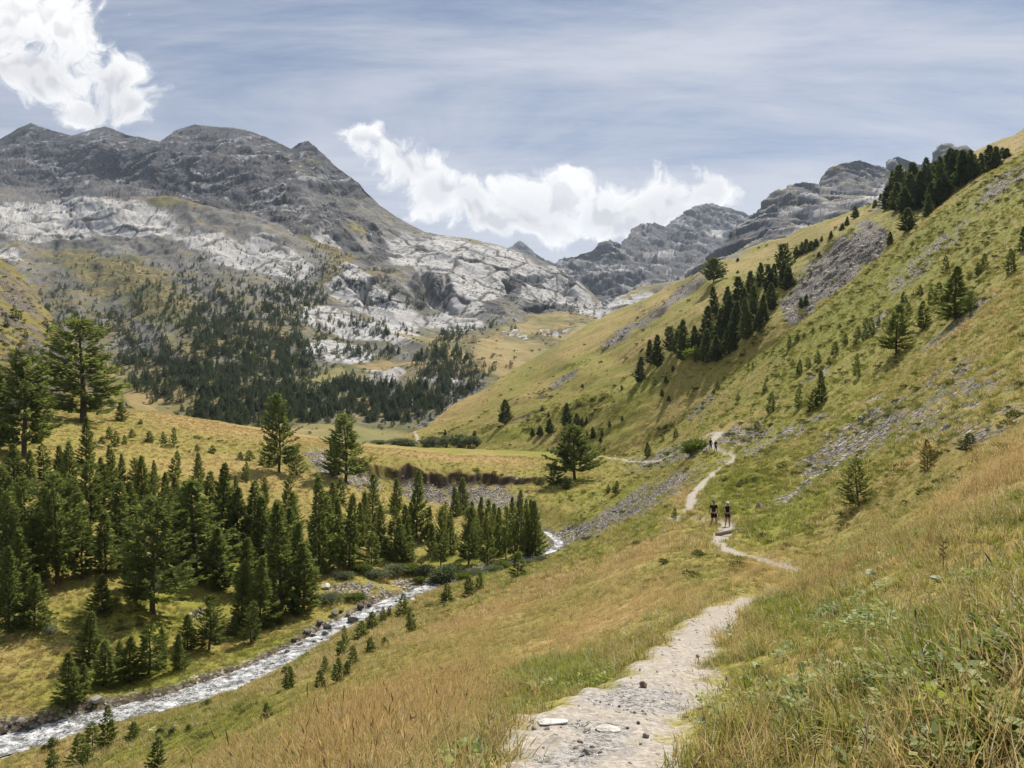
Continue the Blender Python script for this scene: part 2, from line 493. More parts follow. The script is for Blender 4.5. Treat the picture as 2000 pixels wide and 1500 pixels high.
# trail
td, tex, tside = dist_poly(GX, GY, trail_pts, 8)
tz, tw = tex[..., 0], tex[..., 1]
tj = tw * 0.71 * (1 + 0.32 * perlin2(GX / 1.3, GY / 1.3, 61) + 0.30 * perlin2(GX / 0.4, GY / 0.4, 62))
fn1 = fbm2(GX / 0.55, GY / 0.55, 3, 121); fn2 = fbm2(GX / 0.16, GY / 0.16, 3, 125)
te = td + (0.20 * fn1 + 0.26 * fn2) * sstep(GY, 30, 12) + 0.3 * fbm2(GX / 1.6, GY / 1.6, 2, 127) * sstep(GY, 8, 20)
flat = sstep(td, tj * 1.7 + 0.25, tj * 0.8) * sstep(GY, 146, 136)
path = sstep(te, tj + 0.16 + GY * 0.0004, tj - 0.10 - GY * 0.0004)
GZ = GZ * (1 - flat) + (tz - 0.05 + 0.02 * fbm2(GX / 0.6, GY / 0.6, 3, 71) + 0.035 * fbm2(GX / 0.25, GY / 0.25, 2, 72) * sstep(GY, 14, 8)) * flat
pv = CV - GZ / GY * F                         # where each vertex shows in the picture

DRY = [(480,825,420,45,-8),(900,893,230,16,-4),(760,1420,330,110,22),(1180,1215,260,40,22),(1000,1180,250,40,25,.7),(1880,1120,260,110,15,.62),(1950,930,200,60,30,.85),
       (1600,1330,140,120,20,.42),(1330,970,45,35,20),(1480,1110,90,40,0,.6),(1850,700,200,60,32,.5),(1500,720,220,14,30,.6),(1800,430,220,14,38,.8),(1450,820,140,20,25,.7),(450,920,220,40,-10,.6),(1240,1090,150,30,30,.6)]
GREEN = [(1680,600,260,45,36),(1850,440,230,28,38),(1480,700,160,40,30,.8),(1450,965,80,55,10),(1540,1010,120,50,25,.8),(260,1330,260,55,10,.8),(520,1290,120,50,20),(1090,1325,130,35,5),(1800,1330,170,70,5),
         (1530,1200,60,45,0),(870,880,90,8,-5),(1050,880,160,14,0,.8),(420,1420,260,60,10,.7),(930,1100,140,40,5,.8),(1360,1140,160,20,25,.5),(1250,1030,60,40,25,.5),(1700,1080,160,40,20,.5),(1940,1420,120,60,10,.7),(1950,1130,110,40,20,.6),(1620,1440,140,40,0,.5),(1750,1230,90,40,10,.6),(280,1200,330,90,5,.55),(450,1100,200,60,5,.45),(200,1400,260,40,8,.5)]
SCREE = [(1245,985,200,30,28),(1130,1040,90,26,22),(1310,890,120,24,18,.9),(900,965,180,34,-5),(640,905,60,34,-25),(700,930,60,34,-35,.9),(1700,840,170,60,32,.85),(1640,880,130,36,32,.95),(1860,790,190,90,28,.62),
         (1545,960,75,17,38,.95),(1860,645,140,18,38,.95),(1445,850,80,26,12,.9),(1470,880,60,18,5,.7),(1960,360,110,22,38,.8),(1830,480,150,14,36,.6),(1730,622,75,7,40,.9),(1780,540,90,18,30,.6),(1375,797,48,13,38),
         (1330,760,110,14,28,.6),(1500,660,26,14,40,.9),(1590,740,70,8,25,.6),(1560,840,100,16,22,.7),(280,1115,26,40,60,.9),(380,1195,26,18,0,.8),(1950,830,120,50,25,.55),(700,1150,90,20,-5,.8),(810,1145,60,14,10,.9),(605,1248,70,20,42,.95),(540,1300,50,12,35,.9),(330,1378,60,9,15,.9),(20,1418,60,16,5,.95),(400,1362,60,10,15,.8),(350,1420,90,10,10,.7),(1420,900,40,14,10,.6)]
nz1 = fbm2(GX / 9.0, GY / 9.0, 4, 91); nz2 = fbm2(GX / 2.2, GY / 2.2, 3, 95)
wu = uu + 26 * nz1 + 8 * nz2; wv = pv + 14 * nz1 + 6 * nz2
stripe = perlin2(GX / 26.0 - GY / 40.0, GZ / 26.0 + 3.0, 99) + 1.1 * perlin2((GX + GY) / 55.0, GZ / 1.5 + 0.4 * nz1, 103) + 0.8 * perlin2((GX * 0.6 - GZ * 1.4 - GY * 0.25) / 4.0, GY / 45.0, 107)
dry = np.clip(0.43 - 0.24 * sstep(GY, 35, 70) * sstep(GX, -10, 15) + 0.5 * blobs(wu, wv, DRY, 0.7) - 0.52 * blobs(wu, wv, GREEN, 0.7) + 0.26 * nz1 + 0.16 * nz2 + 0.14 * stripe * sstep(GY, 30, 80), 0, 1)
sc = blobs(wu, wv, SCREE, 0.6)
nz3 = fbm2(GX / 0.9, GY / 0.9, 2, 97)
scree = np.clip(sstep(sc * 0.82 + 1.0 * nz2 * sstep(sc, 0.02, 0.2) + 0.25 * nz1 + 0.55 * nz3 * sstep(sc, .02, .2), 0.30, 0.60), 0, 1)
rmarg = sstep(rd, rhalf + 2.6 + 2.2 * nz2 + 1.5 * nz1, rhalf + 0.3)
scree = np.maximum(scree, rmarg)
scree = scree * (1 - path)
wet = sstep(blobs(uu + 60 * fn1 + 40 * fn2, pv + 34 * fn1 + 20 * fn2, [(1235, 1362, 170, 42, -6), (1160, 1450, 130, 62, 20, .9), (1110, 1490, 90, 40, 0, .8)], 0.7) + 0.45 * fn2 + 0.3 * fn1, 0.25, 0.7) * sstep(GY, 9.2, 7.6)
soil = np.clip(soil * sstep(nz2 + 0.6 * nz1, -0.55, 0.05), 0, 1)
# cut banks above the stream show bare earth
cut = sstep(rside, 0, 0.1) * sstep(rd, rhalf + 1.5, rhalf + 0.9) * sstep(rd, rhalf + 0.1, rhalf + 0.6) * sstep(nz1, -0.25, 0.1)
soil = np.clip(soil + 0.9 * cut, 0, 1)
NR, NC = uu.shape
GATTR = dict(dry=dry, scree=scree, path=path, wet=wet, soil=soil)

def g_sample(A, X, Y):
    """any grid array at world X, Y on the near ground"""
    X = np.asarray(X, float); Y = np.maximum(np.asarray(Y, float), 1.001)
    u = CU + F * X / Y
    fu = np.clip(np.interp(u, UG, np.arange(len(UG))), 0, len(UG) - 1.001)
    fq = np.clip(np.interp(np.log(Y), QG, np.arange(len(QG))), 0, len(QG) - 1.001)
    i = fu.astype(int); j = fq.astype(int); a = fu - i; b = fq - j
    return (A[j, i] * (1 - a) + A[j, i + 1] * a) * (1 - b) + (A[j + 1, i] * (1 - a) + A[j + 1, i + 1] * a) * b

def g_hit(u, v):
    """first point of the near ground seen at picture position (u, v); None where it is not seen"""
    fu = min(max(np.interp(u, UG, np.arange(len(UG))), 0), len(UG) - 1.001)
    i = int(fu); a = fu - i
    col = pv[:, i] * (1 - a) + pv[:, i + 1] * a
    k = np.argmax(col <= v)
    if col[k] > v or k == 0: return None
    t = (col[k - 1] - v) / (col[k - 1] - col[k] + 1e-9)
    D = math.exp(QG[k - 1] + t * (QG[k] - QG[k - 1]))
    X = (u - CU) / F * D
    return np.array([X, D, float(g_sample(GZ, X, D))])
# ------------------------------------------------------------------ spurs and mountains, each a relief surface with its own distances
LAYERS = {}
def layer(name, sky, bot, pts, nc, nr, back=0.35, ru=1 / 250.0, rv=1 / 120.0, lam=0.002, u0=None, u1=None):
    sky = np.array(sky, float); bot = np.array(bot, float)
    P = list(pts) + [(u, v, D) for (u, v, D) in bot]
    A = np.array([[u * ru, v * rv] for (u, v, D) in P]); f = np.array([math.log(D) for (_, _, D) in P])
    fit = tps_fit(A, f, lam)
    u = np.linspace(u0 if u0 is not None else sky[0, 0], u1 if u1 is not None else sky[-1, 0], nc)
    top = np.interp(u, sky[:, 0], sky[:, 1]); b = np.interp(u, bot[:, 0], bot[:, 1])
    t = np.linspace(0, 1, nr)
    U = np.repeat(u[None], nr, 0); Vv = b[None] + (top - b)[None] * t[:, None]
    D = np.exp(tps_eval(fit, U * ru, Vv * rv))
    D = np.maximum.accumulate(D, 0)
    Pn = np.stack([(U - CU) / F * D, D, (CV - Vv) / F * D], -1)
    nb = 12                                   # the far side behind the skyline
    s = np.linspace(0, 1, nb + 1)[1:]
    Db = D[-1][None] * (1 + back * s[:, None])
    Zb = Pn[-1, :, 2][None] - (np.abs(Pn[-1, :, 2])[None] * 0.5 + 0.25 * back * D[-1][None]) * (s[:, None] ** 1.3)
    Bk = np.stack([(U[:1] - CU) / F * Db, Db, Zb], -1)
    return dict(name=name, u=u, t=t, U=U, V=Vv, P=np.concatenate([Pn, Bk]), nr=nr, nb=nb, nc=nc, top=top, bot=b)

def grid_normals(P):
    du = np.gradient(P, axis=1); dt = np.gradient(P, axis=0)
    n = np.cross(du, dt); n /= np.linalg.norm(n, axis=-1, keepdims=True) + 1e-12
    n[n[..., 2] < 0] *= -1
    return n

def l_hit(L, u, v):
    """displaced point of a relief layer nearest to picture position (u, v)"""
    P = L['P'][:L['nr']]
    i = int(np.clip(round((u - L['u'][0]) / (L['u'][-1] - L['u'][0]) * (L['nc'] - 1)), 0, L['nc'] - 1))
    col = P[:, i]
    vv = CV - col[:, 2] / col[:, 1] * F
    k = int(np.argmin(np.abs(vv - v)))
    p = col[k].copy()
    p[0] = (u - CU) / F * p[1]
    return p

# right-hand spurs across the side gully: grass, scree chute, stone-pine groves
spur = layer('spur', [(600,885),(680,868),(760,852),(830,833),(930,768),(1050,695),(1190,612),(1300,562),(1400,516),(1450,492),(1560,452),(1650,417),(1740,386),(1800,358),(1870,322),(1900,302),(1950,276),(2000,250),(2100,200),(2300,110)],
  [(600,930,415),(680,920,400),(800,915,360),(900,915,322),(1100,930,280),(1250,915,240),(1350,880,222),(1430,820,212),(1560,740,198),(1800,545,198),(2000,415,206),(2300,250,220)],
  [(680,866,440),(760,851,455),(830,833,472),(930,768,560),(1050,695,640),(1190,612,720),(1300,562,660),(1450,492,560),(1560,452,500),(1740,386,430),(1900,302,450),(2000,250,480),(2300,110,500),
   (985,828,365),(900,850,395),(870,860,400),(1110,832,322),(1000,770,440),(1100,740,400),(1100,700,470),(1200,700,390),(1200,650,470),(1300,650,360),(1300,600,450),(1250,745,320),(1336,700,300),(1390,550,410),(1430,690,268),(1400,600,340),
   (1500,580,305),(1520,640,245),(1600,560,265),(1540,530,340),(1650,510,280),(1700,480,265),(1620,460,360),(1760,400,325),(1800,410,290),(1850,380,285),(1900,330,310),(1960,305,300),(2050,260,300)],
  620, 220, 0.5)
P = spur['P']; n = grid_normals(P)
X, Y, Z = P[..., 0], P[..., 1], P[..., 2]
d = 3.2 * fbm2(X / 60, (Y + Z) / 60, 4, 201) + 0.7 * fbm2(X / 11, (Y + Z) / 11, 3, 205)
d += 3.4 * ridged2((X - Z * 0.9) / 42, (Y) / 160, 4, 209) - 1.9
ssu = CU + F * X / Y; ssv = CV - F * Z / Y
d += blobs(ssu, ssv, [(1620,530,125,55,38),(1690,480,75,44,35),(1560,600,55,44,50),(1350,560,75,14,38),(1280,612,64,13,38),(1210,655,60,13,35)], .4) * (1.5 * fbm2(X / 7, (Y + Z) / 7, 3, 241) + 0.9 * ridged2((X - Z) / 16, Y / 60, 2, 245))
spur['P'] = P + n * d[..., None]
# left grassy hill
lhill = layer('lhill', [(-500,330),(-200,430),(0,505),(40,540),(80,585),(110,630),(150,685),(195,730),(240,775),(275,815),(310,855)],
  [(-500,860,300),(-200,860,290),(0,860,270),(150,860,275),(310,900,290)],
  [(-500,330,560),(-200,430,540),(0,505,520),(80,585,500),(110,630,480),(150,685,450),(240,775,380),(275,815,340),(0,560,440),(0,620,380),(60,640,400),(0,700,330),(100,700,370),(150,760,330),(-200,500,430),(-200,640,350),(50,780,300),(310,850,300)],
  260, 200, 0.6)
P = lhill['P']; n = grid_normals(P); X, Y, Z = P[..., 0], P[..., 1], P[..., 2]
d = 9 * ridged2((X * 0.8 + Z * 1.2) / 60, Y / 150, 4, 301) - 6 + 3.2 * fbm2(X / 22, (Y + Z) / 22, 4, 305)
bl, ed, _ = worley((X + Z * 0.6) / 9, (Y * 0.4 + Z) / 6, 311)
lrock = sstep(fbm2(X / 30, (Y + Z) / 30, 3, 315) + blobs(spur['U'][:1, :1] * 0 + CU + F * X / Y, CV - F * Z / Y, [(70,690,60,40,-40),(120,690,50,26,-40),(40,590,70,18,-35,.7),(170,730,40,25,-45,.8)], .7), 0.55, 0.85)
d += lrock * (1.6 * bl)
lhill['P'] = P + n * d[..., None]; lhill['rock'] = lrock

# the great mountain with its slabs, the ice-polished dome and the wooded step
mount = layer('mount', [(-500,300),(-200,290),(0,272),(25,258),(48,245),(60,240),(75,247),(100,253),(140,265),(175,254),(205,247),(222,252),(235,259),(262,266),(312,276),(345,254),(378,242),(430,247),(490,256),(530,273),(568,290),(583,279),(602,275),(622,292),(650,320),(700,356),(740,400),(780,426),(830,452),(870,460),(930,470),(975,480),(1020,492),(1060,508),(1100,526),(1130,550),(1158,575),(1182,598),(1205,580),(1250,562),(1310,550),(1400,532),(1480,505)],
  [(-500,920,430),(0,915,440),(300,905,450),(600,900,470),(830,900,490),(1000,890,520),(1200,800,700),(1480,640,900)],
  [(-500,300,2900),(-200,290,3000),(0,272,2950),(60,240,3050),(140,265,2900),(205,247,3100),(262,266,2750),(378,242,2750),(490,256,2650),(568,290,2450),(602,275,2450),(700,356,2050),(780,426,1850),(830,452,1800),(930,470,1750),(1020,492,1680),(1100,526,1630),(1182,598,1580),(1250,562,1750),(1310,550,1850),(1400,532,1950),(1480,505,2000),
   (0,860,480),(300,850,510),(600,845,560),(830,838,620),(1000,800,690),(300,760,640),(450,760,640),(600,760,680),(720,780,690),(810,770,715),(700,712,850),(850,705,830),(1000,690,880),(1000,640,1150),(1100,640,1130),(930,632,1150),(750,640,1020),(620,600,1150),(750,602,1200),(860,630,1130),
   (300,650,850),(150,650,850),(450,650,850),(450,550,1100),(300,550,1100),(150,540,1150),(0,500,1250),(600,540,1250),(420,480,1350),(100,470,1450),(250,470,1450),(0,420,1650),(200,392,1750),(260,384,1850),(250,368,2150),(100,375,2250),(0,385,2000),(400,430,1650),(500,440,1600),(560,470,1450),(650,520,1350),(700,500,1480),(740,490,1580),(770,545,1320),(760,580,1230),
   (810,485,1650),(900,480,1690),(1000,500,1630),(900,550,1400),(1000,560,1440),(900,602,1260),(1000,612,1270),(1100,590,1460),(1150,606,1430),(1050,622,1310),(1130,610,1400),(1200,600,1500),
   (150,300,2700),(225,300,2480),(300,310,2350),(450,300,2350),(350,350,2080),(500,350,2050),(600,400,1850),(680,400,1900),(760,440,1780),(0,330,2500),(60,320,2600),(-200,500,1300),(-200,420,1700),(-200,650,850),(-500,500,1300),(-500,650,850),(1200,620,1400),(1300,600,1300)],
  800, 420, 0.3, lam=0.004)
P = mount['P']; n = grid_normals(P); X, Y, Z = P[..., 0], P[..., 1], P[..., 2]
mu = CU + F * X / Y; mv = CV - F * Z / Y
w1 = fbm2(X / 160, (Y + Z) / 160, 4, 401); w2 = fbm2(X / 40, (Y + Z) / 40, 4, 405); w3 = fbm2(X / 12, (Y + Z) / 12, 3, 408)
wu = mu + 30 * w1 + 16 * w2 + 5 * w3; wv = mv + 18 * w1 + 10 * w2 + 4 * w3
LIGHT = [(60,425,150,45,-3),(250,425,130,38,-6),(180,400,150,22,0),(420,480,110,28,-14),(540,500,90,30,-20),(640,470,60,14,-25,.6),(690,560,70,40,-38),(760,600,80,34,-20),(640,620,70,40,-10),(740,650,120,26,-4),(660,690,90,26,-5),(880,625,80,14,-5),
         (800,500,70,45,-20),(880,510,100,55,-10),(980,530,110,60,-15),(1060,560,90,50,-35),(1140,595,50,30,-40),(900,580,90,35,0),(1100,560,70,40,-40),(20,500,40,30,-40,.7),(1000,655,40,8,0,.8),(1090,650,50,10,8,.8),(1250,590,110,26,12,.9),(1180,640,60,16,20,.8),(860,740,50,30,0,.45),(760,735,60,30,0,.5),(890,755,40,20,0,.5)]
DARK = [(450,380,200,60,-12),(330,330,120,60,0,.7),(570,420,110,50,-20),(230,320,30,50,-20),(650,420,60,40,-35,.6),(680,480,60,24,-45),(740,500,30,50,-50),(720,450,60,20,-40),(860,570,16,45,20),(1020,560,60,22,28),(1060,600,70,28,5),(960,605,60,16,10,.8),(1110,590,40,14,30),(820,570,14,40,30,.8)]
VEG = [(880,690,60,12,-8),(1000,690,110,45,0),(1060,625,70,10,8),(830,655,90,8,-5),(960,660,40,14,0),(1000,720,90,30,0),(770,712,110,14,4),(1120,655,60,20,20),(640,730,60,16,8,.8),(290,570,120,60,-40,.45),(180,520,120,50,-20,.4),(350,800,120,60,-30,.6),(540,800,90,50,-10,.5),(700,450,40,20,-45,.7),(620,470,70,14,-28,.6),(350,402,110,14,-6,.7),(600,330,40,50,-40,.5),(1050,640,100,14,6),(1250,570,60,10,10,.7),
       (650,852,240,34,0,1),(400,846,160,26,0,1),(250,770,100,40,-35,.8),(660,520,20,70,-60,.5)]
lit = sstep(blobs(wu, wv, LIGHT, 0.5), 0.25, 0.6)
drk = sstep(blobs(wu, wv, DARK, 0.6) + 0.3 * w3, 0.3, 0.6)
veg = np.clip(blobs(wu, wv, VEG, 0.6) + 0.02 + 0.13 * sstep(wv, 500, 600), 0, 1)
upper = sstep(wv, 415, 345) * (1 - sstep(wu, 900, 1000))
d = 34 * fbm2(X / 320, (Y + Z) / 320, 4, 411) * sstep(Y, 700, 1600) + 7 * fbm2(X / 80, (Y + Z) / 80, 4, 415)
# broken blocks on the dark summits; broad smooth slabs with thin joints on the pale step
S_ = Z + 0.5 * Y
a = X * 0.75 + S_ * 0.55; b = -X * 1.15 + S_
b1, e1, r1 = worley(a / 62 + .5 * w1, b / 120 + .4 * w1, 421, 0.7); b2, e2, r2 = worley(a / 25 + .5 * w2, b / 46 + .5 * w2, 423, 0.7); b3, e3, r3 = worley(a / 9 + .3 * w3, b / 17 + .3 * w3, 425)
a = X * 0.6 + Z * 0.9 + Y * 0.2; b = -X * 0.85 + Z * 0.8 + Y * 0.25
c1, g1, q1 = worley(a / 90 + .5 * w1, b / 55 + .5 * w1, 431, 0.9); c2, g2, q2 = worley(a / 36 + .4 * w2, b / 20 + .4 * w2, 433, 0.9); c3, g3, q3 = worley(a / 14, b / 8, 435)
rockm = np.clip(np.maximum(np.maximum(lit, drk), upper), 0, 1)
rockm = np.maximum(rockm, 0.45 * sstep(mv, 860, 760)) * (1 - 0.85 * veg * (1 - lit))
s = np.clip(Y / 1500, 0.45, 1.5)
up = np.maximum(upper, drk * sstep(mv, 520, 460))
dl = (2.6 * b1 + 0.8 * b2 + 0.25 * b3) - 2.6 * sstep(e1, 0.07, 0.0) - 1.2 * sstep(e2, 0.06, 0.0)
du = (4.6 * c1 + 2.3 * c2 + 1.3 * c3)
d += rockm * s * (dl * (1 - up) + du * up)
gul = ridged2((X + 0.5 * Z) / 260, (Z - 0.3 * X) / 700, 3, 431)
d += upper * 40 * (gul - 0.62)
d += 16 * sstep(mv, 800, 560) * (1 - upper) * (ridged2((X + 0.7 * S_) / 150, S_ / 500, 4, 437) - 0.62)
# overhung clefts in the dome
cleft = blobs(wu, wv, [(835,560,14,48,28),(870,575,12,40,10,.8),(1030,545,60,11,28),(1050,598,46,9,35),(1120,548,30,9,35),(730,565,12,50,-45,.8)], 0.8)
d -= 26 * cleft
fade = sstep(np.arange(P.shape[0]) / (mount['nr'] - 1.0), 1.02, 0.90)[:, None] * 0.82 + 0.18
mount['P'] = P + n * (d * fade)[..., None]
crl = np.maximum(np.maximum(sstep(e1, 0.11, 0.03), 0.9 * sstep(e2, 0.12, 0.03) * (r1 > -0.5)), 0.55 * sstep(e3, 0.16, 0.04) * (r2 > 0.0))
cru = np.maximum(sstep(g1, 0.12, 0.02), 0.6 * sstep(g2, 0.12, 0.02))
crackm = (crl * (1 - up) + cru * up) * rockm
tone = np.clip(0.5 + (1 - up) * (0.20 * r1 + 0.14 * r2 + 0.08 * r3) + up * (0.24 * q1 + 0.30 * q2 + 0.38 * q3) + 0.30 * w3 + 0.2 * w2, 0, 1)
mount.update(tone=tone, light=lit, dark=drk, veg=veg, crack=crackm, upper=upper)

def far_mount(name, sky, bot, pts, nc, nr, seed, amp, back=0.25):
    L = layer(name, sky, bot, pts, nc, nr, back)
    P = L['P']; n = grid_normals(P); X, Y, Z = P[..., 0], P[..., 1], P[..., 2]
    w = fbm2(X / 90, (Y + Z) / 90, 4, seed + 5)
    a = X * 0.8 - Z * 0.6; b = X * 0.6 + Z * 0.8 + 0.3 * Y
    b1, e1, r1 = worley(a / 120 + w, b / 60 + w, seed); b2, e2, r2 = worley(a / 45, b / 24 + w, seed + 1); b3, e3, r3 = worley(a / 18, b / 10, seed + 2)
    d = amp * (2.6 * (ridged2((X + .5 * Z) / 260, (Z + .4 * Y) / 420, 4, seed + 9) - .62) + 0.5 * b1 + 0.25 * b2 + 0.12 * b3 + 0.8 * w)
    fade = sstep(np.arange(P.shape[0]) / (L['nr'] - 1.0), 1.02, 0.95)[:, None] * 0.55 + 0.45
    L['P'] = P + n * (d * fade)[..., None]
    L['crack'] = np.maximum(sstep(e1, 0.1, 0), sstep(e2, 0.1, 0))
    L['tone'] = np.clip(0.5 + 0.3 * r1 + 0.3 * r2 + 0.3 * r3 + 0.3 * w, 0, 1)
    return L

ridge_r = far_mount('ridge_r', [(1300,590),(1345,530),(1400,492),(1432,455),(1462,420),(1500,386),(1530,370),(1562,360),(1600,360),(1604,345),(1620,330),(1642,319),(1680,311),(1705,322),(1728,332),(1738,312),(1752,305),(1785,318),(1818,330),(1824,300),(1838,282),(1852,279),(1870,290),(1886,286),(1915,300),(1950,330),(2050,400),(2300,500)],
  [(1300,660,1150),(1500,600,1050),(1700,520,1000),(2000,480,1000),(2300,560,1000)],
  [(1345,530,2000),(1462,420,2150),(1562,360,2250),(1600,358,2300),(1680,311,2400),(1728,332,2500),(1752,305,2700),(1818,330,2900),(1850,279,3000),(1915,300,2700),(1300,600,1500),(1400,550,1600),(1500,470,1700),(1600,430,1800),(1700,380,2000),(1500,420,1950),(1440,490,1800),(2300,500,2500)],
  380, 170, 501, 13)
ridge_f = far_mount('ridge_f', [(1020,590),(1060,545),(1085,520),(1108,502),(1135,492),(1160,487),(1185,470),(1197,470),(1212,480),(1228,458),(1250,436),(1275,438),(1300,441),(1325,424),(1350,408),(1375,397),(1392,398),(1420,408),(1452,415),(1490,440),(1560,500),(1650,560)],
  [(1020,660,2200),(1200,630,2100),(1400,610,2200),(1650,640,2300)],
  [(1108,502,3700),(1185,470,3600),(1250,436,4200),(1375,397,4700),(1452,415,4700),(1100,560,3000),(1200,540,3000),(1300,500,3500),(1290,550,2700),(1200,585,2500),(1400,470,4000),(1380,540,2900),(1350,450,4200),(1225,500,3400),(1560,500,4300)],
  330, 150, 551, 22)
peak_t = far_mount('peak_t', [(900,560),(960,512),(995,484),(1008,476),(1016,471),(1024,478),(1045,492),(1075,510),(1130,540),(1200,580)],
  [(900,620,4300),(1050,620,4300),(1200,640,4300)], [(1016,471,5400),(960,520,5000),(1100,540,5000),(1016,540,4800)], 110, 50, 581, 14)

# ------------------------------------------------------------------ terrain materials
def mat_turf():
    m, T = new_mat('alpine_turf')
    pos = T.n('ShaderNodeNewGeometry').outputs['Position']
    dry = T.attr('dry'); scree = T.attr('scree'); path = T.attr('path'); wet = T.attr('wet'); soil = T.attr('soil')
    n1 = T.noise(pos, 0.35, 2, 0.6); n2 = T.noise(pos, 3.2, 2, 0.65); n3 = T.noise(pos, 19.0, 3, 0.7)
    f = T.math('ADD', dry, T.math('MULTIPLY', T.math('SUBTRACT', n2, 0.5), 0.75), clamp=True)
    f = T.math('ADD', f, T.math('MULTIPLY', T.math('SUBTRACT', n1, 0.5), 0.45), clamp=True)
    green = T.mix(T.step(n3, 0.3, 0.7), (0.140, 0.160, 0.020), (0.285, 0.272, 0.040))
    straw = T.mix(T.step(n3, 0.3, 0.7), (0.26, 0.178, 0.066), (0.47, 0.338, 0.138))
    grass = T.mix(f, green, straw)
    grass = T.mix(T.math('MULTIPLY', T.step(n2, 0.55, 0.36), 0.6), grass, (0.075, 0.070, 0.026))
    # stones between the tufts
    vc = T.n('ShaderNodeTexVoronoi'); T.put(vc.inputs['Vector'], T.mapping(pos, (1, 1, 1.6))); vc.inputs['Scale'].default_value = 2.6
    sv = T.n('ShaderNodeSeparateColor'); T.put(sv.inputs[0], vc.outputs['Color'])
    stone = T.mix(sv.outputs[0], (0.19, 0.170, 0.136), (0.62, 0.57, 0.475))
    stone = T.mix(T.math('MULTIPLY', T.step(n1, 0.62, 0.38), 0.55), stone, (0.085, 0.080, 0.070))
    stone = T.mix(T.math('MULTIPLY', T.step(sv.outputs[1], 0.62, 0.8), 0.55), stone, (0.27, 0.205, 0.15))
    stone = T.mix(T.step(vc.outputs['Distance'], 0.38, 0.6), stone, (0.05, 0.048, 0.045))
    c = T.mix(scree, grass, stone)
    earth = T.mix(n3, (0.035, 0.024, 0.016), (0.085, 0.060, 0.040))
    c = T.mix(soil, c, earth)
    dirt = T.mix(T.step(n3, 0.35, 0.68), (0.285, 0.250, 0.208), (0.475, 0.430, 0.368))
    dirt = T.mix(T.math('MULTIPLY', T.step(n2, 0.58, 0.36), 0.42), dirt, (0.30, 0.275, 0.245))
    mud = T.mix(T.step(n3, 0.4, 0.66), (0.14, 0.125, 0.112), (0.42, 0.40, 0.38))
    dirt = T.mix(wet, dirt, mud)
    c = T.mix(path, c, dirt)
    wetr = T.math('MULTIPLY', wet, T.step(n3, 0.62, 0.40))
    rough = T.math('SUBTRACT', 0.95, T.math('MULTIPLY', wetr, 0.72))
    spec = T.math('ADD', 0.12, T.math('MULTIPLY', wetr, 0.4))
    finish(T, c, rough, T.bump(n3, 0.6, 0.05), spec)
    return m
def mat_rock():
    m, T = new_mat('mountain_rock')
    g = T.n('ShaderNodeNewGeometry'); pos = g.outputs['Position']; nrm = g.outputs['Normal']
    light = T.attr('light'); dark = T.attr('dark'); veg = T.attr('veg'); crack = T.attr('crack'); upper = T.attr('upper'); snow = T.attr('snow'); tone = T.attr('tone')
    slab = T.mapping(pos, (1.0, 0.45, 2.1), (0, rad(-36), 0))
    n0 = T.noise(pos, 0.012, 2, 0.6); n2 = T.noise(slab, 0.16, 4, 0.68)
    t2 = T.math('ADD', tone, T.math('MULTIPLY', T.math('SUBTRACT', n2, 0.5), 1.4), clamp=True)
    pale = T.mix(t2, (0.30, 0.292, 0.284), (0.53, 0.515, 0.49))
    grey = T.mix(t2, (0.026, 0.028, 0.037), (0.115, 0.118, 0.134))
    grey = T.mix(T.math('MULTIPLY', T.step(n0, 0.47, 0.62), 0.25), grey, (0.150, 0.118, 0.098))
    grey = T.mix(T.math('MULTIPLY', T.step(tone, 0.84, 0.97), 0.8), grey, (0.36, 0.355, 0.355))
    darkc = T.mix(t2, (0.020, 0.021, 0.028), (0.085, 0.086, 0.098))
    darkc = T.mix(T.math('MULTIPLY', T.step(tone, 0.84, 0.97), 0.7), darkc, (0.36, 0.35, 0.345))
    lo = T.mix(t2, (0.075, 0.073, 0.066), (0.27, 0.258, 0.238))
    c = T.mix(upper, lo, grey)
    c = T.mix(light, c, pale)
    c = T.mix(T.math('MULTIPLY', dark, 0.92), c, darkc)
    c = T.mix(T.math('MULTIPLY', crack, 0.85), c, (0.052, 0.052, 0.042))
    # turf lies on the ledges and fills the joints
    nz = T.n('ShaderNodeSeparateXYZ'); T.put(nz.inputs[0], nrm)
    flat = T.step(nz.outputs[2], 0.80, 0.985)
    vg = T.math('ADD', T.math('MULTIPLY', veg, 1.05), T.math('MULTIPLY', flat, 0.33))
    vg = T.math('ADD', vg, T.math('MULTIPLY', T.math('SUBTRACT', n0, 0.5), 1.1))
    vg = T.math('ADD', vg, T.math('MULTIPLY', T.math('SUBTRACT', n2, 0.5), 1.7))
    vg = T.math('SUBTRACT', vg, T.math('ADD', T.math('MULTIPLY', light, 0.58), T.math('MULTIPLY', upper, 0.30)))
    vg = T.math('SUBTRACT', vg, T.math('MULTIPLY', dark, 0.3))
    vg = T.math('ADD', vg, T.math('MULTIPLY', crack, 0.25))
    vgm = T.step(vg, 0.22, 0.56)
    turf = T.mix(T.step(n0, 0.42, 0.62), (0.110, 0.112, 0.040), (0.235, 0.180, 0.080))
    turf = T.mix(T.step(n2, 0.6, 0.4), turf, (0.095, 0.092, 0.040))
    turf = T.mix(T.step(veg, 0.55, 0.95), turf, T.mix(T.step(n0, 0.35, 0.65), (0.185, 0.170, 0.062), (0.285, 0.215, 0.092)))
    c = T.mix(vgm, c, turf)
    c = T.mix(snow, c, (0.62, 0.60, 0.58))
    finish(T, c, 0.92, T.bump(n2, T.math('ADD', 0.20, T.math('MULTIPLY', upper, 0.5)) if False else 0.35, 3.0), 0.15)
    return m
M_TURF, M_ROCK = mat_turf(), mat_rock()

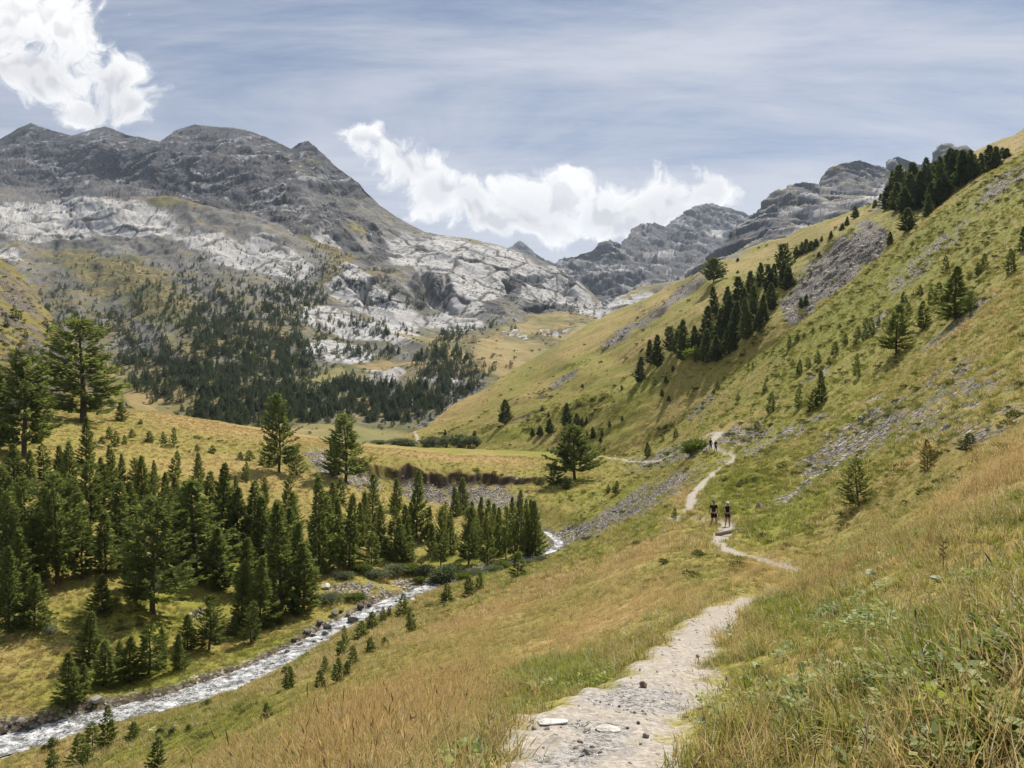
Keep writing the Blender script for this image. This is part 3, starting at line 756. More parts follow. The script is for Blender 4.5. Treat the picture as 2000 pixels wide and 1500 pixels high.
# ------------------------------------------------------------------ build the sheets
me = mesh_np('ground', np.stack([GX, GY, GZ], -1), quads=grid_quads(NR, NC), mat=M_TURF, attrs=GATTR)
tag(link('ground', me), 'grassy valley ground with trail, stream bed and meadow bench', 'ground', kind='structure')

def lay_build(L, mat, name, label, attrs):
    nr = L['P'].shape[0]
    me = mesh_np(name, L['P'], quads=grid_quads(nr, L['nc']), mat=mat, attrs=attrs)
    return tag(link(name, me), label, 'terrain', kind='structure')

P = spur['P']; X, Y, Z = P[..., 0], P[..., 1], P[..., 2]
su = CU + F * X / Y; sv = CV - F * Z / Y
nz1 = fbm2(X / 25, (Y + Z) / 25, 4, 221); nz2 = fbm2(X / 6, (Y + Z) / 6, 3, 225)
wu = su + 16 * nz1 + 6 * nz2; wv = sv + 10 * nz1 + 5 * nz2
S_SCREE = [(1620,530,120,52,38),(1690,480,70,40,35),(1560,600,50,40,50,.9),(1350,560,75,14,38,1),(1280,612,64,13,38,1),(1210,655,60,13,35,1),(1100,745,50,7,32,.7),(1690,440,22,12,40,.9),(1640,470,30,10,38,.7),(1720,400,30,8,35,.7),(1440,500,40,5,25,.7),(1660,505,18,26,30,-1)]
S_DRY = [(1150,660,130,26,34),(900,800,130,30,28),(1300,580,140,16,33),(1480,500,120,14,24),(1250,680,90,14,30),(1960,290,80,40,30),(1380,590,70,20,35,.8),(1050,760,90,22,32,.6),(780,850,60,10,5,.6),(1650,430,80,10,24)]
S_GREEN = [(1100,720,110,18,26,.6),(1150,790,120,40,25,.8),(1000,850,120,18,8,.6),(1240,760,90,40,35,.7),(1600,640,60,10,35),(880,830,60,10,20,.3)]
S_SOIL = [(1290,610,34,8,38),(1270,690,10,6,0,.6),(1060,775,40,8,5,.7),(1120,800,60,10,15,.6),(1020,815,50,12,25,.7),(1000,850,20,5,35,.5),(740,862,26,5,0,.9),(1690,560,24,14,35,.6),(1250,600,20,6,40,.8)]
st = perlin2((X - Z * 0.8) / 18, Y / 60, 229) + 0.9 * perlin2((X + Y) / 120, Z / 3.2 + .4 * nz1, 231) + 0.6 * perlin2((X - Z * 1.3) / 7, Y / 70, 233)
dryS = np.clip(0.33 + 0.42 * blobs(wu, wv, S_DRY, .7) - 0.42 * blobs(wu, wv, S_GREEN, .7) + 0.28 * nz1 + 0.16 * nz2 + 0.18 * st, 0, 1)
sc = blobs(wu, wv, S_SCREE, 0.5)
scS = sstep(sc * 0.9 + 0.75 * nz2 * sstep(sc, .01, .15) + 0.3 * nz1, 0.3, 0.6)
soS = sstep(blobs(wu, wv, S_SOIL, .7) + 0.4 * nz2, 0.45, 0.8)
tr2 = np.array([unp(u, v, 1.0) for (u, v) in [(1, 1)]])
pathS = np.zeros_like(su)
for (a, b) in [((814,866),(816,856)),((816,856),(811,846)),((811,846),(808,840)),((808,840),(822,833))]:
    ax, ay = a; bx, by = b
    t = np.clip(((su - ax) * (bx - ax) + (sv - ay) * (by - ay)) / ((bx - ax) ** 2 + (by - ay) ** 2), 0, 1)
    pathS = np.maximum(pathS, sstep(np.hypot(su - ax - t * (bx - ax), (sv - ay - t * (by - ay)) * 1.4), 4.0, 2.0))
lay_build(spur, M_TURF, 'right_hillside', 'grassy spur with scree chute rising on the right', dict(dry=dryS, scree=scS * (1 - pathS), path=pathS, wet=su * 0, soil=soS))
P = lhill['P']; X, Y, Z = P[..., 0], P[..., 1], P[..., 2]
nz1 = fbm2(X / 25, (Y + Z) / 25, 4, 331); nz2 = fbm2(X / 6, (Y + Z) / 6, 3, 335)
st3 = perlin2((X + Z * 1.1) / 14, Y / 70, 341) + 0.5
lay_build(lhill, M_TURF, 'left_hillside', 'steep grassy slope at the left edge below the mountain', dict(dry=np.clip(0.45 + .6 * nz1 + .5 * nz2, 0, 1), scree=np.clip(lhill['rock'] + sstep(nz1 + .9 * nz2 + .35 * st3, .12, .4) * .9, 0, 1), path=X * 0, wet=X * 0, soil=np.clip(.35 + .6 * nz2, 0, .8)))
z0 = lambda L: np.zeros(L['P'].shape[:2])
lay_build(mount, M_ROCK, 'mountain', 'great rocky mountain with pale slabs and dark summits', dict(light=mount['light'], dark=mount['dark'], veg=mount['veg'], crack=mount['crack'], upper=mount['upper'], snow=z0(mount), tone=mount['tone']))
P = ridge_r['P']; ru_ = CU + F * P[..., 0] / P[..., 1]; rv_ = CV - F * P[..., 2] / P[..., 1]
w = fbm2(P[..., 0] / 60, (P[..., 1] + P[..., 2]) / 60, 4, 511)
lay_build(ridge_r, M_ROCK, 'ridge', 'brown-grey craggy ridge behind the right hillside', dict(light=0.85 * sstep(blobs(ru_ + 20 * w, rv_ + 12 * w, [(1740,370,50,26,35),(1560,455,40,14,30,.7),(1700,400,40,18,30,.7),(1340,560,60,20,20,.8)], .6), .3, .6), dark=sstep(blobs(ru_ + 30 * w, rv_ + 20 * w, [(1520,430,70,26,30,.8),(1640,350,36,18,40,.6),(1440,470,40,20,35,.7)], .6) + .3 * w, .35, .7), veg=0.28 + 0.3 * w, crack=ridge_r['crack'] * 0.6, upper=z0(ridge_r) + 1, snow=z0(ridge_r), tone=ridge_r['tone']))
P = ridge_f['P']; ru_ = CU + F * P[..., 0] / P[..., 1]; rv_ = CV - F * P[..., 2] / P[..., 1]
w = fbm2(P[..., 0] / 90, (P[..., 1] + P[..., 2]) / 90, 4, 561)
lay_build(ridge_f, M_ROCK, 'far_ridge', 'hazy grey far ridge with pale scree at the valley head', dict(light=0.8 * sstep(blobs(ru_ + 16 * w, rv_ + 10 * w, [(1290,498,50,10,4),(1200,520,40,12,-10),(1330,550,60,18,10),(1240,560,60,14,0),(1150,520,50,14,-20,.7),(1395,455,30,14,-10)], .6), .3, .6), dark=z0(ridge_f) + .45, veg=z0(ridge_f) + 0.05, crack=ridge_f['crack'] * .6, upper=z0(ridge_f) + 1, snow=0.5 * sstep(blobs(ru_ + 12 * w, rv_ + 8 * w, [(1395,455,26,9,-12),(1300,492,28,4,5)], .6), .4, .7), tone=ridge_f['tone']))
lay_build(peak_t, M_ROCK, 'far_peak', 'small dark peak showing behind the rock dome', dict(light=z0(peak_t), dark=z0(peak_t) + .5, veg=z0(peak_t), crack=peak_t['crack'] * .6, upper=z0(peak_t) + 1, snow=z0(peak_t), tone=peak_t['tone']))
# ------------------------------------------------------------------ conifers
def mat_needles(name, c1, c2, tr=0.38):
    m, T = new_mat(name)
    pos = T.n('ShaderNodeNewGeometry').outputs['Position']
    rnd = T.n('ShaderNodeObjectInfo').outputs['Random']
    f = T.math('ADD', T.math('MULTIPLY', T.noise(pos, 1.3, 1), 0.6), T.math('MULTIPLY', rnd, 0.8))
    c = T.mix(T.step(f, 0.25, 1.05), c1, c2)
    finish(T, c, 0.75, None, 0.15, tr, T.mix(0.5, c, (c2[0] * 1.5, c2[1] * 1.45, c2[2] * 0.8)))
    return m
def mat_bark():
    m, T = new_mat('larch_bark')
    pos = T.n('ShaderNodeNewGeometry').outputs['Position']
    c = T.mix(T.noise(pos, 6.0, 3), (0.045, 0.034, 0.027), (0.14, 0.112, 0.09))
    finish(T, c, 0.95, None, 0.1)
    return m
M_LARCH = mat_needles('larch_needles', (0.085, 0.116, 0.036), (0.172, 0.208, 0.064), 0.5)
M_YOUNG = mat_needles('young_larch_needles', (0.058, 0.090, 0.020), (0.135, 0.170, 0.042), 0.42)
M_PINE = mat_needles('stone_pine_needles', (0.050, 0.076, 0.028), (0.112, 0.142, 0.050), 0.42)
M_RUST = mat_needles('browning_needles', (0.10, 0.080, 0.028), (0.165, 0.125, 0.045), 0.35)
M_WILLOW = mat_needles('willow_leaves', (0.085, 0.112, 0.062), (0.165, 0.195, 0.115), 0.3)
M_SILVER = mat_needles('silver_leaves', (0.16, 0.19, 0.14), (0.34, 0.37, 0.31), 0.3)
M_BRIGHT = mat_needles('bright_leaves', (0.10, 0.150, 0.030), (0.19, 0.24, 0.060), 0.4)
M_BARK = mat_bark()

class Q:
    """collects quads"""
    def __init__(s): s.v = []; s.q = []
    def quad(s, a, b, c, d):
        i = len(s.v); s.v += [a, b, c, d]; s.q.append((i, i + 1, i + 2, i + 3))
    def tube(s, pts, rads, k=5):
        base = len(s.v)
        for p, r in zip(pts, rads):
            for j in range(k):
                a = 2 * math.pi * j / k
                s.v.append((p[0] + r * math.cos(a), p[1] + r * math.sin(a), p[2]))
        for i in range(len(pts) - 1):
            for j in range(k):
                s.q.append((base + i * k + j, base + i * k + (j + 1) % k, base + (i + 1) * k + (j + 1) % k, base + (i + 1) * k + j))
    def mesh(s, name, mat, smooth=False):
        return mesh_np(name, s.v, quads=s.q, mat=mat, smooth=smooth)

def conifer(seed, R=0.2, cb=0.06, nb=120, per=22, sl=0.045, wid=0.30, power=0.85, droop=0.25, irregular=0.2, lean=0.0, gap=0.0, trunk=0.018, top=0.0):
    """unit-height conifer: crown (sprays along whorled branches) and trunk with limbs"""
    r = random.Random(seed)
    cr, tk = Q(), Q()
    ph = r.uniform(0, 6.28)
    axis = lambda h: (lean * h * h + 0.010 * math.sin(5 * h + ph), 0.008 * math.sin(4 * h + ph * 2), h)
    hs = [0, 0.04, 0.12, 0.25, 0.45, 0.7, 0.9, 1.0]
    tk.tube([axis(h) for h in hs], [trunk * (1.35 if h == 0 else 1) * max(0.06, (1 - h) ** 0.8) for h in hs], 7)
    sect = [1 + irregular * r.uniform(-1, 1) for _ in range(24)]
    for b in range(nb):
        h = cb + (1 - cb) * ((b + r.random()) / nb) ** 0.92
        if gap and r.random() < gap * (0.4 + 0.6 * math.sin(h * 23 + ph) ** 2): continue
        rel = (h - cb) / (1 - cb)
        prof = (1 - rel) ** power * (0.55 + 0.45 * min(1, rel / 0.14)) + 0.02 + top * math.sin(math.pi * min(1, rel)) * 0.4
        az = b * 2.39996 + r.uniform(-0.4, 0.4)
        L = R * prof * sect[int((az % 6.2832) / 6.2832 * 8) + 8 * int(rel * 2.99)] * r.uniform(0.72, 1.12)
        pit = (-droop + (0.75 + droop) * rel ** 1.4) + r.uniform(-0.12, 0.12)
        ox, oy, oz = axis(h)
        ca, sa = math.cos(az), math.sin(az)
        def bp(t):
            z = L * (math.tan(pit) * t * 0.8 + (0.30 + 0.1 * irregular) * t * t)
            return (ox + ca * L * t, oy + sa * L * t, oz + z)
        p0, p1, p2 = bp(0), bp(0.5), bp(0.97)
        w = 0.20 * trunk * (1.1 - rel)
        tk.quad((p0[0] - sa * w, p0[1] + ca * w, p0[2]), (p0[0] + sa * w, p0[1] - ca * w, p0[2]), (p1[0] + sa * w * .6, p1[1] - ca * w * .6, p1[2]), (p1[0] - sa * w * .6, p1[1] + ca * w * .6, p1[2]))
        tk.quad((p1[0], p1[1], p1[2] - w), (p1[0], p1[1], p1[2] + w), (p2[0], p2[1], p2[2] + w * .3), (p2[0], p2[1], p2[2] - w * .3))
        n = max(4, int(per * (0.35 + 0.65 * min(1, L / (R * 0.8)))))
        for k in range(n):
            t = 0.16 + 0.86 * ((k + r.random()) / n) ** 0.8
            x, y, z = bp(t)
            side = 1 if r.random() < 0.5 else -1
            spread = r.uniform(0.15, 1.25) * side * (1.15 - 0.75 * t)
            aa = az + spread
            l = sl * r.uniform(0.6, 1.35) * (1.15 - 0.35 * t) * (0.75 + 0.5 * (1 - rel))
            el = r.uniform(-0.45, 0.55) + 0.25 * t
            dx, dy, dz = math.cos(aa) * math.cos(el), math.sin(aa) * math.cos(el), math.sin(el)
            # width direction: random roll about the spray axis
            ux, uy, uz = -math.sin(aa), math.cos(aa), 0
            vx, vy, vz = -dz * math.cos(aa), -dz * math.sin(aa), math.cos(el)
            ro = r.uniform(0, 3.1416); c_, s_ = math.cos(ro), math.sin(ro)
            wx, wy, wz = (ux * c_ + vx * s_) * l * wid, (uy * c_ + vy * s_) * l * wid, (uz * c_ + vz * s_) * l * wid
            jx, jy, jz = r.uniform(-.012, .012), r.uniform(-.012, .012), r.uniform(-.012, .012)
            x += jx * R * 4; y += jy * R * 4; z += jz
            m = 0.45
            cr.quad((x, y, z), (x + dx * l * m + wx, y + dy * l * m + wy, z + dz * l * m + wz), (x + dx * l, y + dy * l, z + dz * l), (x + dx * l * m - wx, y + dy * l * m - wy, z + dz * l * m - wz))
    # leader tuft
    for k in range(10):
        a = r.uniform(0, 6.28); h = r.uniform(0.93, 1.0); x, y, z = axis(h)
        l = sl * 0.8
        cr.quad((x, y, z), (x + math.cos(a) * l * .5, y + math.sin(a) * l * .5, z + l * .5), (x + math.cos(a) * l * .4, y + math.sin(a) * l * .4, z + l), (x, y, z + l * .6))
    return cr, tk, R

def bush(seed, n=900, flat=0.8, sl=0.10, wid=0.35, up=0.5):
    """unit-height rounded bush of leafy sprays on thin stems (radius 0.5)"""
    r = random.Random(seed); cr, tk = Q(), Q()
    lob = [(r.uniform(-.22, .22), r.uniform(-.22, .22), r.uniform(.35, .62), r.uniform(.24, .36)) for _ in range(7)]
    for _ in range(12):
        l = r.choice(lob); a = r.uniform(0, 6.28)
        b0 = (0.06 * math.cos(a), 0.06 * math.sin(a), 0); t = (l[0], l[1], l[2])
        w = 0.012
        tk.quad((b0[0] - w, b0[1], 0), (b0[0] + w, b0[1], 0), (t[0] + w * .3, t[1], t[2]), (t[0] - w * .3, t[1], t[2]))
        tk.quad((b0[0], b0[1] - w, 0), (b0[0], b0[1] + w, 0), (t[0], t[1] + w * .3, t[2]), (t[0], t[1] - w * .3, t[2]))
    for _ in range(n):
        lx, ly, lz, lr = r.choice(lob)
        th = r.uniform(0, 6.28); cz = r.uniform(-0.9, 1); sz = math.sqrt(1 - cz * cz); rr = lr * r.uniform(0.55, 1.08)
        nx, ny, nz = sz * math.cos(th), sz * math.sin(th), cz
        x, y, z = lx + nx * rr, ly + ny * rr, max(0.02, lz + nz * rr * flat)
        l = sl * r.uniform(.6, 1.3)
        dx, dy, dz = nx + r.uniform(-.6, .6), ny + r.uniform(-.6, .6), nz + up + r.uniform(-.4, .4)
        q = math.sqrt(dx * dx + dy * dy + dz * dz) + 1e-6; dx /= q; dy /= q; dz /= q
        ax, ay, az_ = r.uniform(-1, 1), r.uniform(-1, 1), r.uniform(-1, 1)
        wx, wy, wz = dy * az_ - dz * ay, dz * ax - dx * az_, dx * ay - dy * ax
        q = math.sqrt(wx * wx + wy * wy + wz * wz) + 1e-6; k = l * wid / q
        wx *= k; wy *= k; wz *= k
        cr.quad((x, y, z), (x + dx * l * .5 + wx, y + dy * l * .5 + wy, z + dz * l * .5 + wz), (x + dx * l, y + dy * l, z + dz * l), (x + dx * l * .5 - wx, y + dy * l * .5 - wy, z + dz * l * .5 - wz))
    return cr, tk, 0.5

TREES = {}
def variants(key, mat, fn, seeds, **kw):
    out = []
    for s in seeds:
        c, t, R = fn(s, **kw)
        out.append((c.mesh(key + '_crown', mat), t.mesh(key + '_trunk', M_BARK), R))
    TREES[key] = out
variants('larch', M_LARCH, conifer, (1, 2, 3, 4, 5), R=0.23, cb=0.03, nb=130, per=36, sl=0.052, wid=0.20, power=0.98, droop=0.02, irregular=0.38, gap=0.10)
variants('open_larch', M_LARCH, conifer, (11, 12, 13), R=0.30, cb=0.13, nb=190, per=52, sl=0.042, wid=0.22, power=0.62, droop=0.26, irregular=0.45, gap=0.5, trunk=0.020, lean=0.03)
variants('slim_larch', M_YOUNG, conifer, (61, 62, 63), R=0.20, cb=0.08, nb=85, per=26, sl=0.060, wid=0.20, power=0.75, droop=0.10, irregular=0.5, gap=0.3, lean=0.02)
variants('lone_larch', M_LARCH, conifer, (15, 16), R=0.46, cb=0.16, nb=150, per=60, sl=0.046, wid=0.32, power=0.66, droop=0.12, irregular=0.35, gap=0.25, trunk=0.026, lean=-0.05)
variants('pine', M_PINE, conifer, (21, 22, 23, 24), R=0.21, cb=0.03, nb=110, per=30, sl=0.062, wid=0.28, power=0.88, droop=0.05, irregular=0.35, gap=0.1)
variants('broad_pine', M_PINE, conifer, (27, 28), R=0.34, cb=0.12, nb=90, per=26, sl=0.075, wid=0.36, power=0.50, droop=0.0, irregular=0.35, top=0.2)
variants('sapling', M_LARCH, conifer, (31, 32, 33, 34), R=0.24, cb=0.02, nb=70, per=20, sl=0.085, wid=0.24, power=0.8, droop=0.05, irregular=0.3, gap=0.15, trunk=0.014)
variants('fluffy', M_YOUNG, conifer, (41,), R=0.34, cb=0.02, nb=95, per=26, sl=0.06, wid=0.22, power=0.62, droop=-0.1, irregular=0.25, trunk=0.016)
variants('rusty', M_RUST, conifer, (45,), R=0.28, cb=0.02, nb=70, per=18, sl=0.07, wid=0.22, power=0.7, droop=0.0, irregular=0.3, trunk=0.014)
variants('willow', M_WILLOW, bush, (51, 52), n=1300, sl=0.085)
variants('silver', M_SILVER, bush, (55,), n=900, sl=0.085)
variants('bright', M_BRIGHT, bush, (57,), n=900, sl=0.10)
variants('tussock_bush', M_YOUNG, bush, (59,), n=1500, sl=0.16, wid=0.10, up=0.9)

ORD = ['', 'first', 'second', 'third', 'fourth', 'fifth', 'sixth', 'seventh', 'eighth', 'ninth', 'tenth', 'eleventh', 'twelfth', 'thirteenth', 'fourteenth', 'fifteenth', 'sixteenth', 'seventeenth', 'eighteenth', 'nineteenth', 'twentieth']
TENS = {2: 'twenty', 3: 'thirty', 4: 'forty', 5: 'fifty', 6: 'sixty', 7: 'seventy', 8: 'eighty'}
TENTH = {2: 'twentieth', 3: 'thirtieth', 4: 'fortieth', 5: 'fiftieth', 6: 'sixtieth', 7: 'seventieth', 8: 'eightieth'}
def ordinal(n):
    if n <= 20: return ORD[n]
    return TENTH[n // 10] if n % 10 == 0 else TENS[n // 10] + '-' + ORD[n % 10]

TREE_SPOTS = []
def put_tree(kind, u, v, hpx, label, group, cat='tree', name=None, surf=None, wpx=None, part=('trunk', 'crown'), sink=0.02):
    p = g_hit(u, v) if surf is None else l_hit(surf, u, v)
    if p is None:
        return None
    H = hpx / F * p[1]
    var = TREES[kind]; crown, trunk, R = var[random.randrange(len(var))]
    W_ = H * random.uniform(0.92, 1.12) if wpx is None else 1.18 * (wpx / F * p[1]) / R
    e = link(name or {'pine': 'stone_pine', 'broad_pine': 'stone_pine', 'sapling': 'larch_sapling', 'fluffy': 'larch_sapling', 'rusty': 'larch_sapling'}.get(kind, 'larch_tree'), None, loc=(p[0], p[1], p[2] - sink * H))
    W_ *= random.uniform(0.85, 1.18)
    e.rotation_euler = (random.uniform(-.055, .055), random.uniform(-.055, .055), random.uniform(0, 6.28))
    e.scale = (W_, W_, H)
    e.empty_display_size = 0.1
    tag(e, label, cat, group)
    link(part[0], trunk, e); link(part[1], crown, e)
    TREE_SPOTS.append((p[0], p[1], W_ * R))
    return e

def cluster(items, phrase, group, surf=None, kind='larch', noun='larch', cat='tree', widen=1.0, taller=1.0):
    items = sorted(items, key=lambda t: t[0])
    for i, it in enumerate(items):
        k = it[4] if len(it) > 4 and it[4] else kind
        if k == 'larch' and it[2] > 60 and random.random() < 0.22: k = random.choice(('open_larch', 'slim_larch'))
        w = it[3] * widen if len(it) > 3 else None
        lab = '%s %s from the left %s' % (ordinal(i + 1), noun, phrase) if len(items) > 1 else '%s %s' % (noun, phrase)
        put_tree(k, it[0], it[1], it[2] * taller, lab, group, cat, surf=surf, wpx=w)

# single trees that stand out
put_tree('open_larch', 162, 826, 206, 'tallest old larch with drooping branches on the bench at left', 'old larches on the bench', wpx=74)
put_tree('open_larch', 50, 892, 208, 'broad old larch with bare lower trunk near the left edge', 'old larches on the bench', wpx=72)
put_tree('larch', -8, 872, 150, 'dark larch cut off by the left edge of the picture', 'old larches on the bench', wpx=40)
put_tree('larch', 168, 908, 94, 'slender dark larch in front of the tallest old larch', 'old larches on the bench', wpx=18)
put_tree('larch', 237, 822, 42, 'small dark larch right of the tallest old larch', 'old larches on the bench', wpx=11)
put_tree('open_larch', 545, 922, 154, 'tall pointed larch standing alone in the dry meadow', 'larches at the meadow edge', wpx=33)
put_tree('open_larch', 676, 942, 134, 'dark larch with drooping boughs beside the eroded bank', 'larches at the meadow edge', wpx=42)
put_tree('larch', 652, 926, 84, 'smaller larch tucked behind the larch beside the eroded bank', 'larches at the meadow edge', wpx=16)
put_tree('fluffy', 580, 929, 52, 'pale green young larch at the foot of the lone meadow larch', 'larches at the meadow edge', wpx=17)
put_tree('lone_larch', 1122, 936, 104, 'broad lone larch with leaning trunk at the end of the bank', 'larches at the meadow edge', wpx=47)
put_tree('sapling', 1081, 946, 44, 'bushy young larch left of the broad lone larch', 'larches at the meadow edge', wpx=13)
put_tree('open_larch', 1750, 692, 98, 'leaning larch with dark open crown on the right slope', 'larches on the right slope', wpx=32)
put_tree('larch', 1866, 624, 104, 'dense dark larch highest among the near right slope trees', 'larches on the right slope', wpx=31)
put_tree('fluffy', 1676, 989, 94, 'fluffy young larch in grass right of the two nearest hikers', 'larches on the right slope', wpx=29)
put_tree('rusty', 1811, 921, 62, 'young larch with browning needles among stones on the right', 'larches on the right slope', wpx=15)
put_tree('broad_pine', 1393, 552, 46, 'round-headed pine standing alone high on the far spur', 'stone pines on the right spur', surf=spur, wpx=15)
put_tree('pine', 987, 828, 48, 'lone conifer with long shadow low on the grassy spur', 'stone pines on the right spur', surf=spur, wpx=13)

cluster([(342,936,54,11),(479,940,38,9),(518,958,26,7),(665,981,47,12),(292,864,22,8),(319,867,24,7),(338,869,34,7),(227,872,30,8),(243,870,20,6),(213,858,24,9),(258,854,16,7),(200,867,15,6),(385,881,13,6),(415,885,15,8),(487,899,20,8),(470,898,16,7),(275,828,9,4),(530,912,24,10),(512,908,26,9)],
        'on the dry bench meadow', 'saplings on the meadow', kind='sapling', noun='larch sapling')
cluster([(26,966,100,22),(58,966,88,17),(85,938,72,15),(141,976,114,20),(177,1037,138,26),(112,1142,218,46,'open_larch'),(5,1162,204,34),(66,1230,108,26),(20,1236,170,30),(220,962,94,17),(240,952,66,12),(200,977,84,14),(234,1070,130,26),(265,956,62,12),(278,1012,122,24),
         (302,962,64,10),(322,990,68,13),(350,990,46,8),(298,1196,228,60,'open_larch'),(388,958,74,16),(378,1132,194,48),(432,1070,166,28),(463,990,62,11),(496,1070,132,30),(454,1092,62,14,'sapling'),(520,986,44,9),(536,1062,80,16),(548,1200,222,38),(594,1200,140,34),(470,1222,128,26),(508,1228,142,26),
         (490,1256,84,14),(540,1220,42,14,'sapling'),(455,1242,38,11,'sapling'),(408,1270,110,24),(366,1268,68,17),(350,1310,72,16),(320,1286,64,11),(290,1324,106,23),(252,1332,90,20),(232,1326,76,16),(202,1342,92,22),(174,1298,104,22),(198,1198,78,18),(136,1378,106,25),(160,1362,66,18),(100,1010,90,16),(50,1080,150,26),(150,1080,130,24),(330,1060,110,24),(250,1120,100,20),(18,1050,120,24),(85,1075,120,24),(130,1035,110,22),(205,1010,105,20),(258,1060,120,24),(410,1020,100,20),(515,1120,150,26),(565,1110,120,24),(575,1050,90,18),(425,1150,120,26),(60,1150,140,28),(580,1150,130,24),(640,1090,130,20),(345,1010,80,16),(8,1000,90,20),(120,940,70,14),(290,1000,80,15),(30,1180,150,28),(205,1120,120,24),(340,1120,130,26),(462,1070,120,22),(160,1130,120,24),(400,1090,120,22),(100,1090,130,24),(270,1160,110,24),(480,1160,110,22),(440,1010,80,16),(360,1050,110,20),(560,1010,80,15),(15,1110,150,28)],
        'in the dark grove beside the stream', 'larches of the stream grove', widen=1.12)
cluster([(622,1122,196,30),(682,1108,142,21),(727,1028,104,19),(775,1002,68,14),(812,1058,142,21),(725,1108,68,15,'sapling'),(735,1062,62,13),(772,1088,98,17),(784,1100,90,15),(800,1052,72,14),(755,1094,46,11,'sapling'),(799,1098,52,14,'sapling'),(860,1112,122,17),(845,1086,64,12),(905,1002,70,13),(890,1012,62,11),
         (915,1102,112,20),(928,1086,108,15),(952,1114,140,16),(966,1078,96,13),(976,1086,96,13),(988,1092,104,13),(1010,1092,136,16),(1028,1086,112,14),(1045,1088,112,17),(1010,1130,54,14,'sapling'),(650,1050,110,18),(702,1070,90,15),(836,1060,70,11),(660,1090,120,18),(745,1085,100,15),(880,1080,80,13),(938,1060,90,13),(1000,1060,90,13),(1035,1070,95,13),(712,1040,80,14),(790,1075,90,14),(870,1050,70,12)],
        'in the row of larches by the stream bend', 'larches by the stream bend', widen=1.12)
cluster([(872,1177,38,12),(915,1170,44,13),(937,1158,40,10),(787,1210,50,14),(803,1231,44,12),(748,1216,30,9),(760,1206,20,6),(726,1230,36,14),(706,1254,42,16),(722,1278,32,11),(690,1302,42,14),(666,1288,36,11),(674,1268,46,7),(660,1332,46,12),(678,1320,30,10),(636,1320,38,9),(626,1344,36,11),(752,1264,20,9),(564,1346,44,12),(522,1402,30,10),(556,1322,20,10)],
        'on the near bank of the stream', 'saplings on the near bank', kind='sapling', noun='larch sapling')
cluster([(210,1462,82,15),(180,1478,66,17),(152,1498,64,15),(260,1449,40,14),(308,1502,62,15),(312,1439,17,10),(336,1442,21,11),(370,1430,16,7),(104,1504,42,15),(102,1462,22,10),(170,1500,48,14),(405,1386,20,13),(85,1470,16,8)],
        'in the bottom left corner beside the stream', 'saplings in the bottom left corner', kind='sapling', noun='larch sapling')
cluster([(1895,612,42,16,'fluffy'),(1833,597,46,12),(1820,592,30,9),(1802,642,54,16),(1773,621,30,9),(1765,596,26,8),(1797,578,22,7),(1675,661,24,8),(1691,642,22,7),(1702,656,36,8),(1716,638,18,5),(1690,664,20,8),(1673,679,17,8),(1652,673,22,6),(1631,696,30,8),(1620,713,16,7),(1598,711,26,7),(1579,719,20,7),(1562,731,29,8),(1548,714,12,5),
         (1541,683,29,6),(1558,667,14,6),(1571,661,12,4),(1588,652,13,4),(1603,644,10,3),(1674,738,48,9),(1605,785,64,13,'larch'),(1588,800,40,12),(1560,797,40,8),(1506,806,40,9),(1976,532,46,12),(1997,492,50,14,'larch'),(1923,521,26,8),(1912,536,24,9),(1847,531,32,8),(1890,492,9,4),(1880,560,14,6),(1900,580,12,6),(1640,640,8,4),(1895,882,36,18),(1480,840,18,8)],
        'on the near right slope', 'saplings on the near right slope', kind='sapling', noun='young conifer')
cluster([(1424,726,27,8),(1405,721,17,5),(1434,702,17,5),(1402,736,17,5),(1387,746,17,7),(1402,762,19,6),(1373,761,17,6),(1364,766,15,5),(1348,753,15,5),(1360,781,12,4),(1368,781,15,4),(1462,717,9,3),(1471,723,15,4),(1494,766,20,6),(1498,746,9,4),(1441,783,15,5),(1352,792,11,5),(1331,800,11,5),(1415,745,12,6),(1450,690,12,6),(1380,735,10,5),(1340,770,10,5)],
        'below the pine wood on the slope', 'saplings below the pine wood', kind='sapling', noun='small conifer')
cluster([(1250,747,44,9),(1284,718,56,12),(1270,712,42,9),(1310,692,46,12,'broad_pine'),(1336,704,70,14),(1325,692,50,11),(1357,684,42,9),(1380,708,57,11),(1400,706,44,10),(1418,692,38,9),(1433,684,28,8),(1380,672,66,14),(1394,626,58,12),(1420,616,50,11),(1410,658,50,12),(1405,678,36,8),(1436,668,70,13),(1456,662,70,13),(1442,598,52,12),(1468,592,56,13),(1476,630,64,12),(1490,632,50,10),
         (1506,606,46,10),(1500,572,48,11),(1512,566,44,9),(1485,562,42,10),(1480,648,34,9),(1425,640,56,12),(1452,620,50,11),(1531,538,52,12,'broad_pine'),(1540,566,40,10),(1530,560,44,10)],
        'in the pine wood on the right spur', 'pine wood on the right spur', surf=spur, kind='pine', noun='stone pine', widen=1.15, taller=1.15)
cluster([(1743,372,30,10),(1745,402,62,13),(1760,398,70,14),(1775,408,64,14),(1786,388,66,14),(1797,402,62,13),(1806,398,82,13),(1818,388,64,12),(1733,406,42,10),(1752,414,52,13),(1768,418,48,13),(1793,408,36,10),(1813,426,42,9),(1773,452,42,11),(1830,378,58,11),(1840,386,74,13),(1852,370,72,14),(1866,362,64,12),(1876,366,66,13),(1886,358,60,12),(1896,352,54,11),(1848,388,44,10),(1903,347,42,9),
         (1915,342,40,9),(1932,328,40,11),(1946,327,38,9),(1957,314,24,8),(1966,309,18,7),(1822,410,50,12),(1835,400,46,12)],
        'in the high grove near the top right skyline', 'high grove on the skyline', surf=spur, kind='pine', noun='stone pine', widen=1.25, taller=1.1)
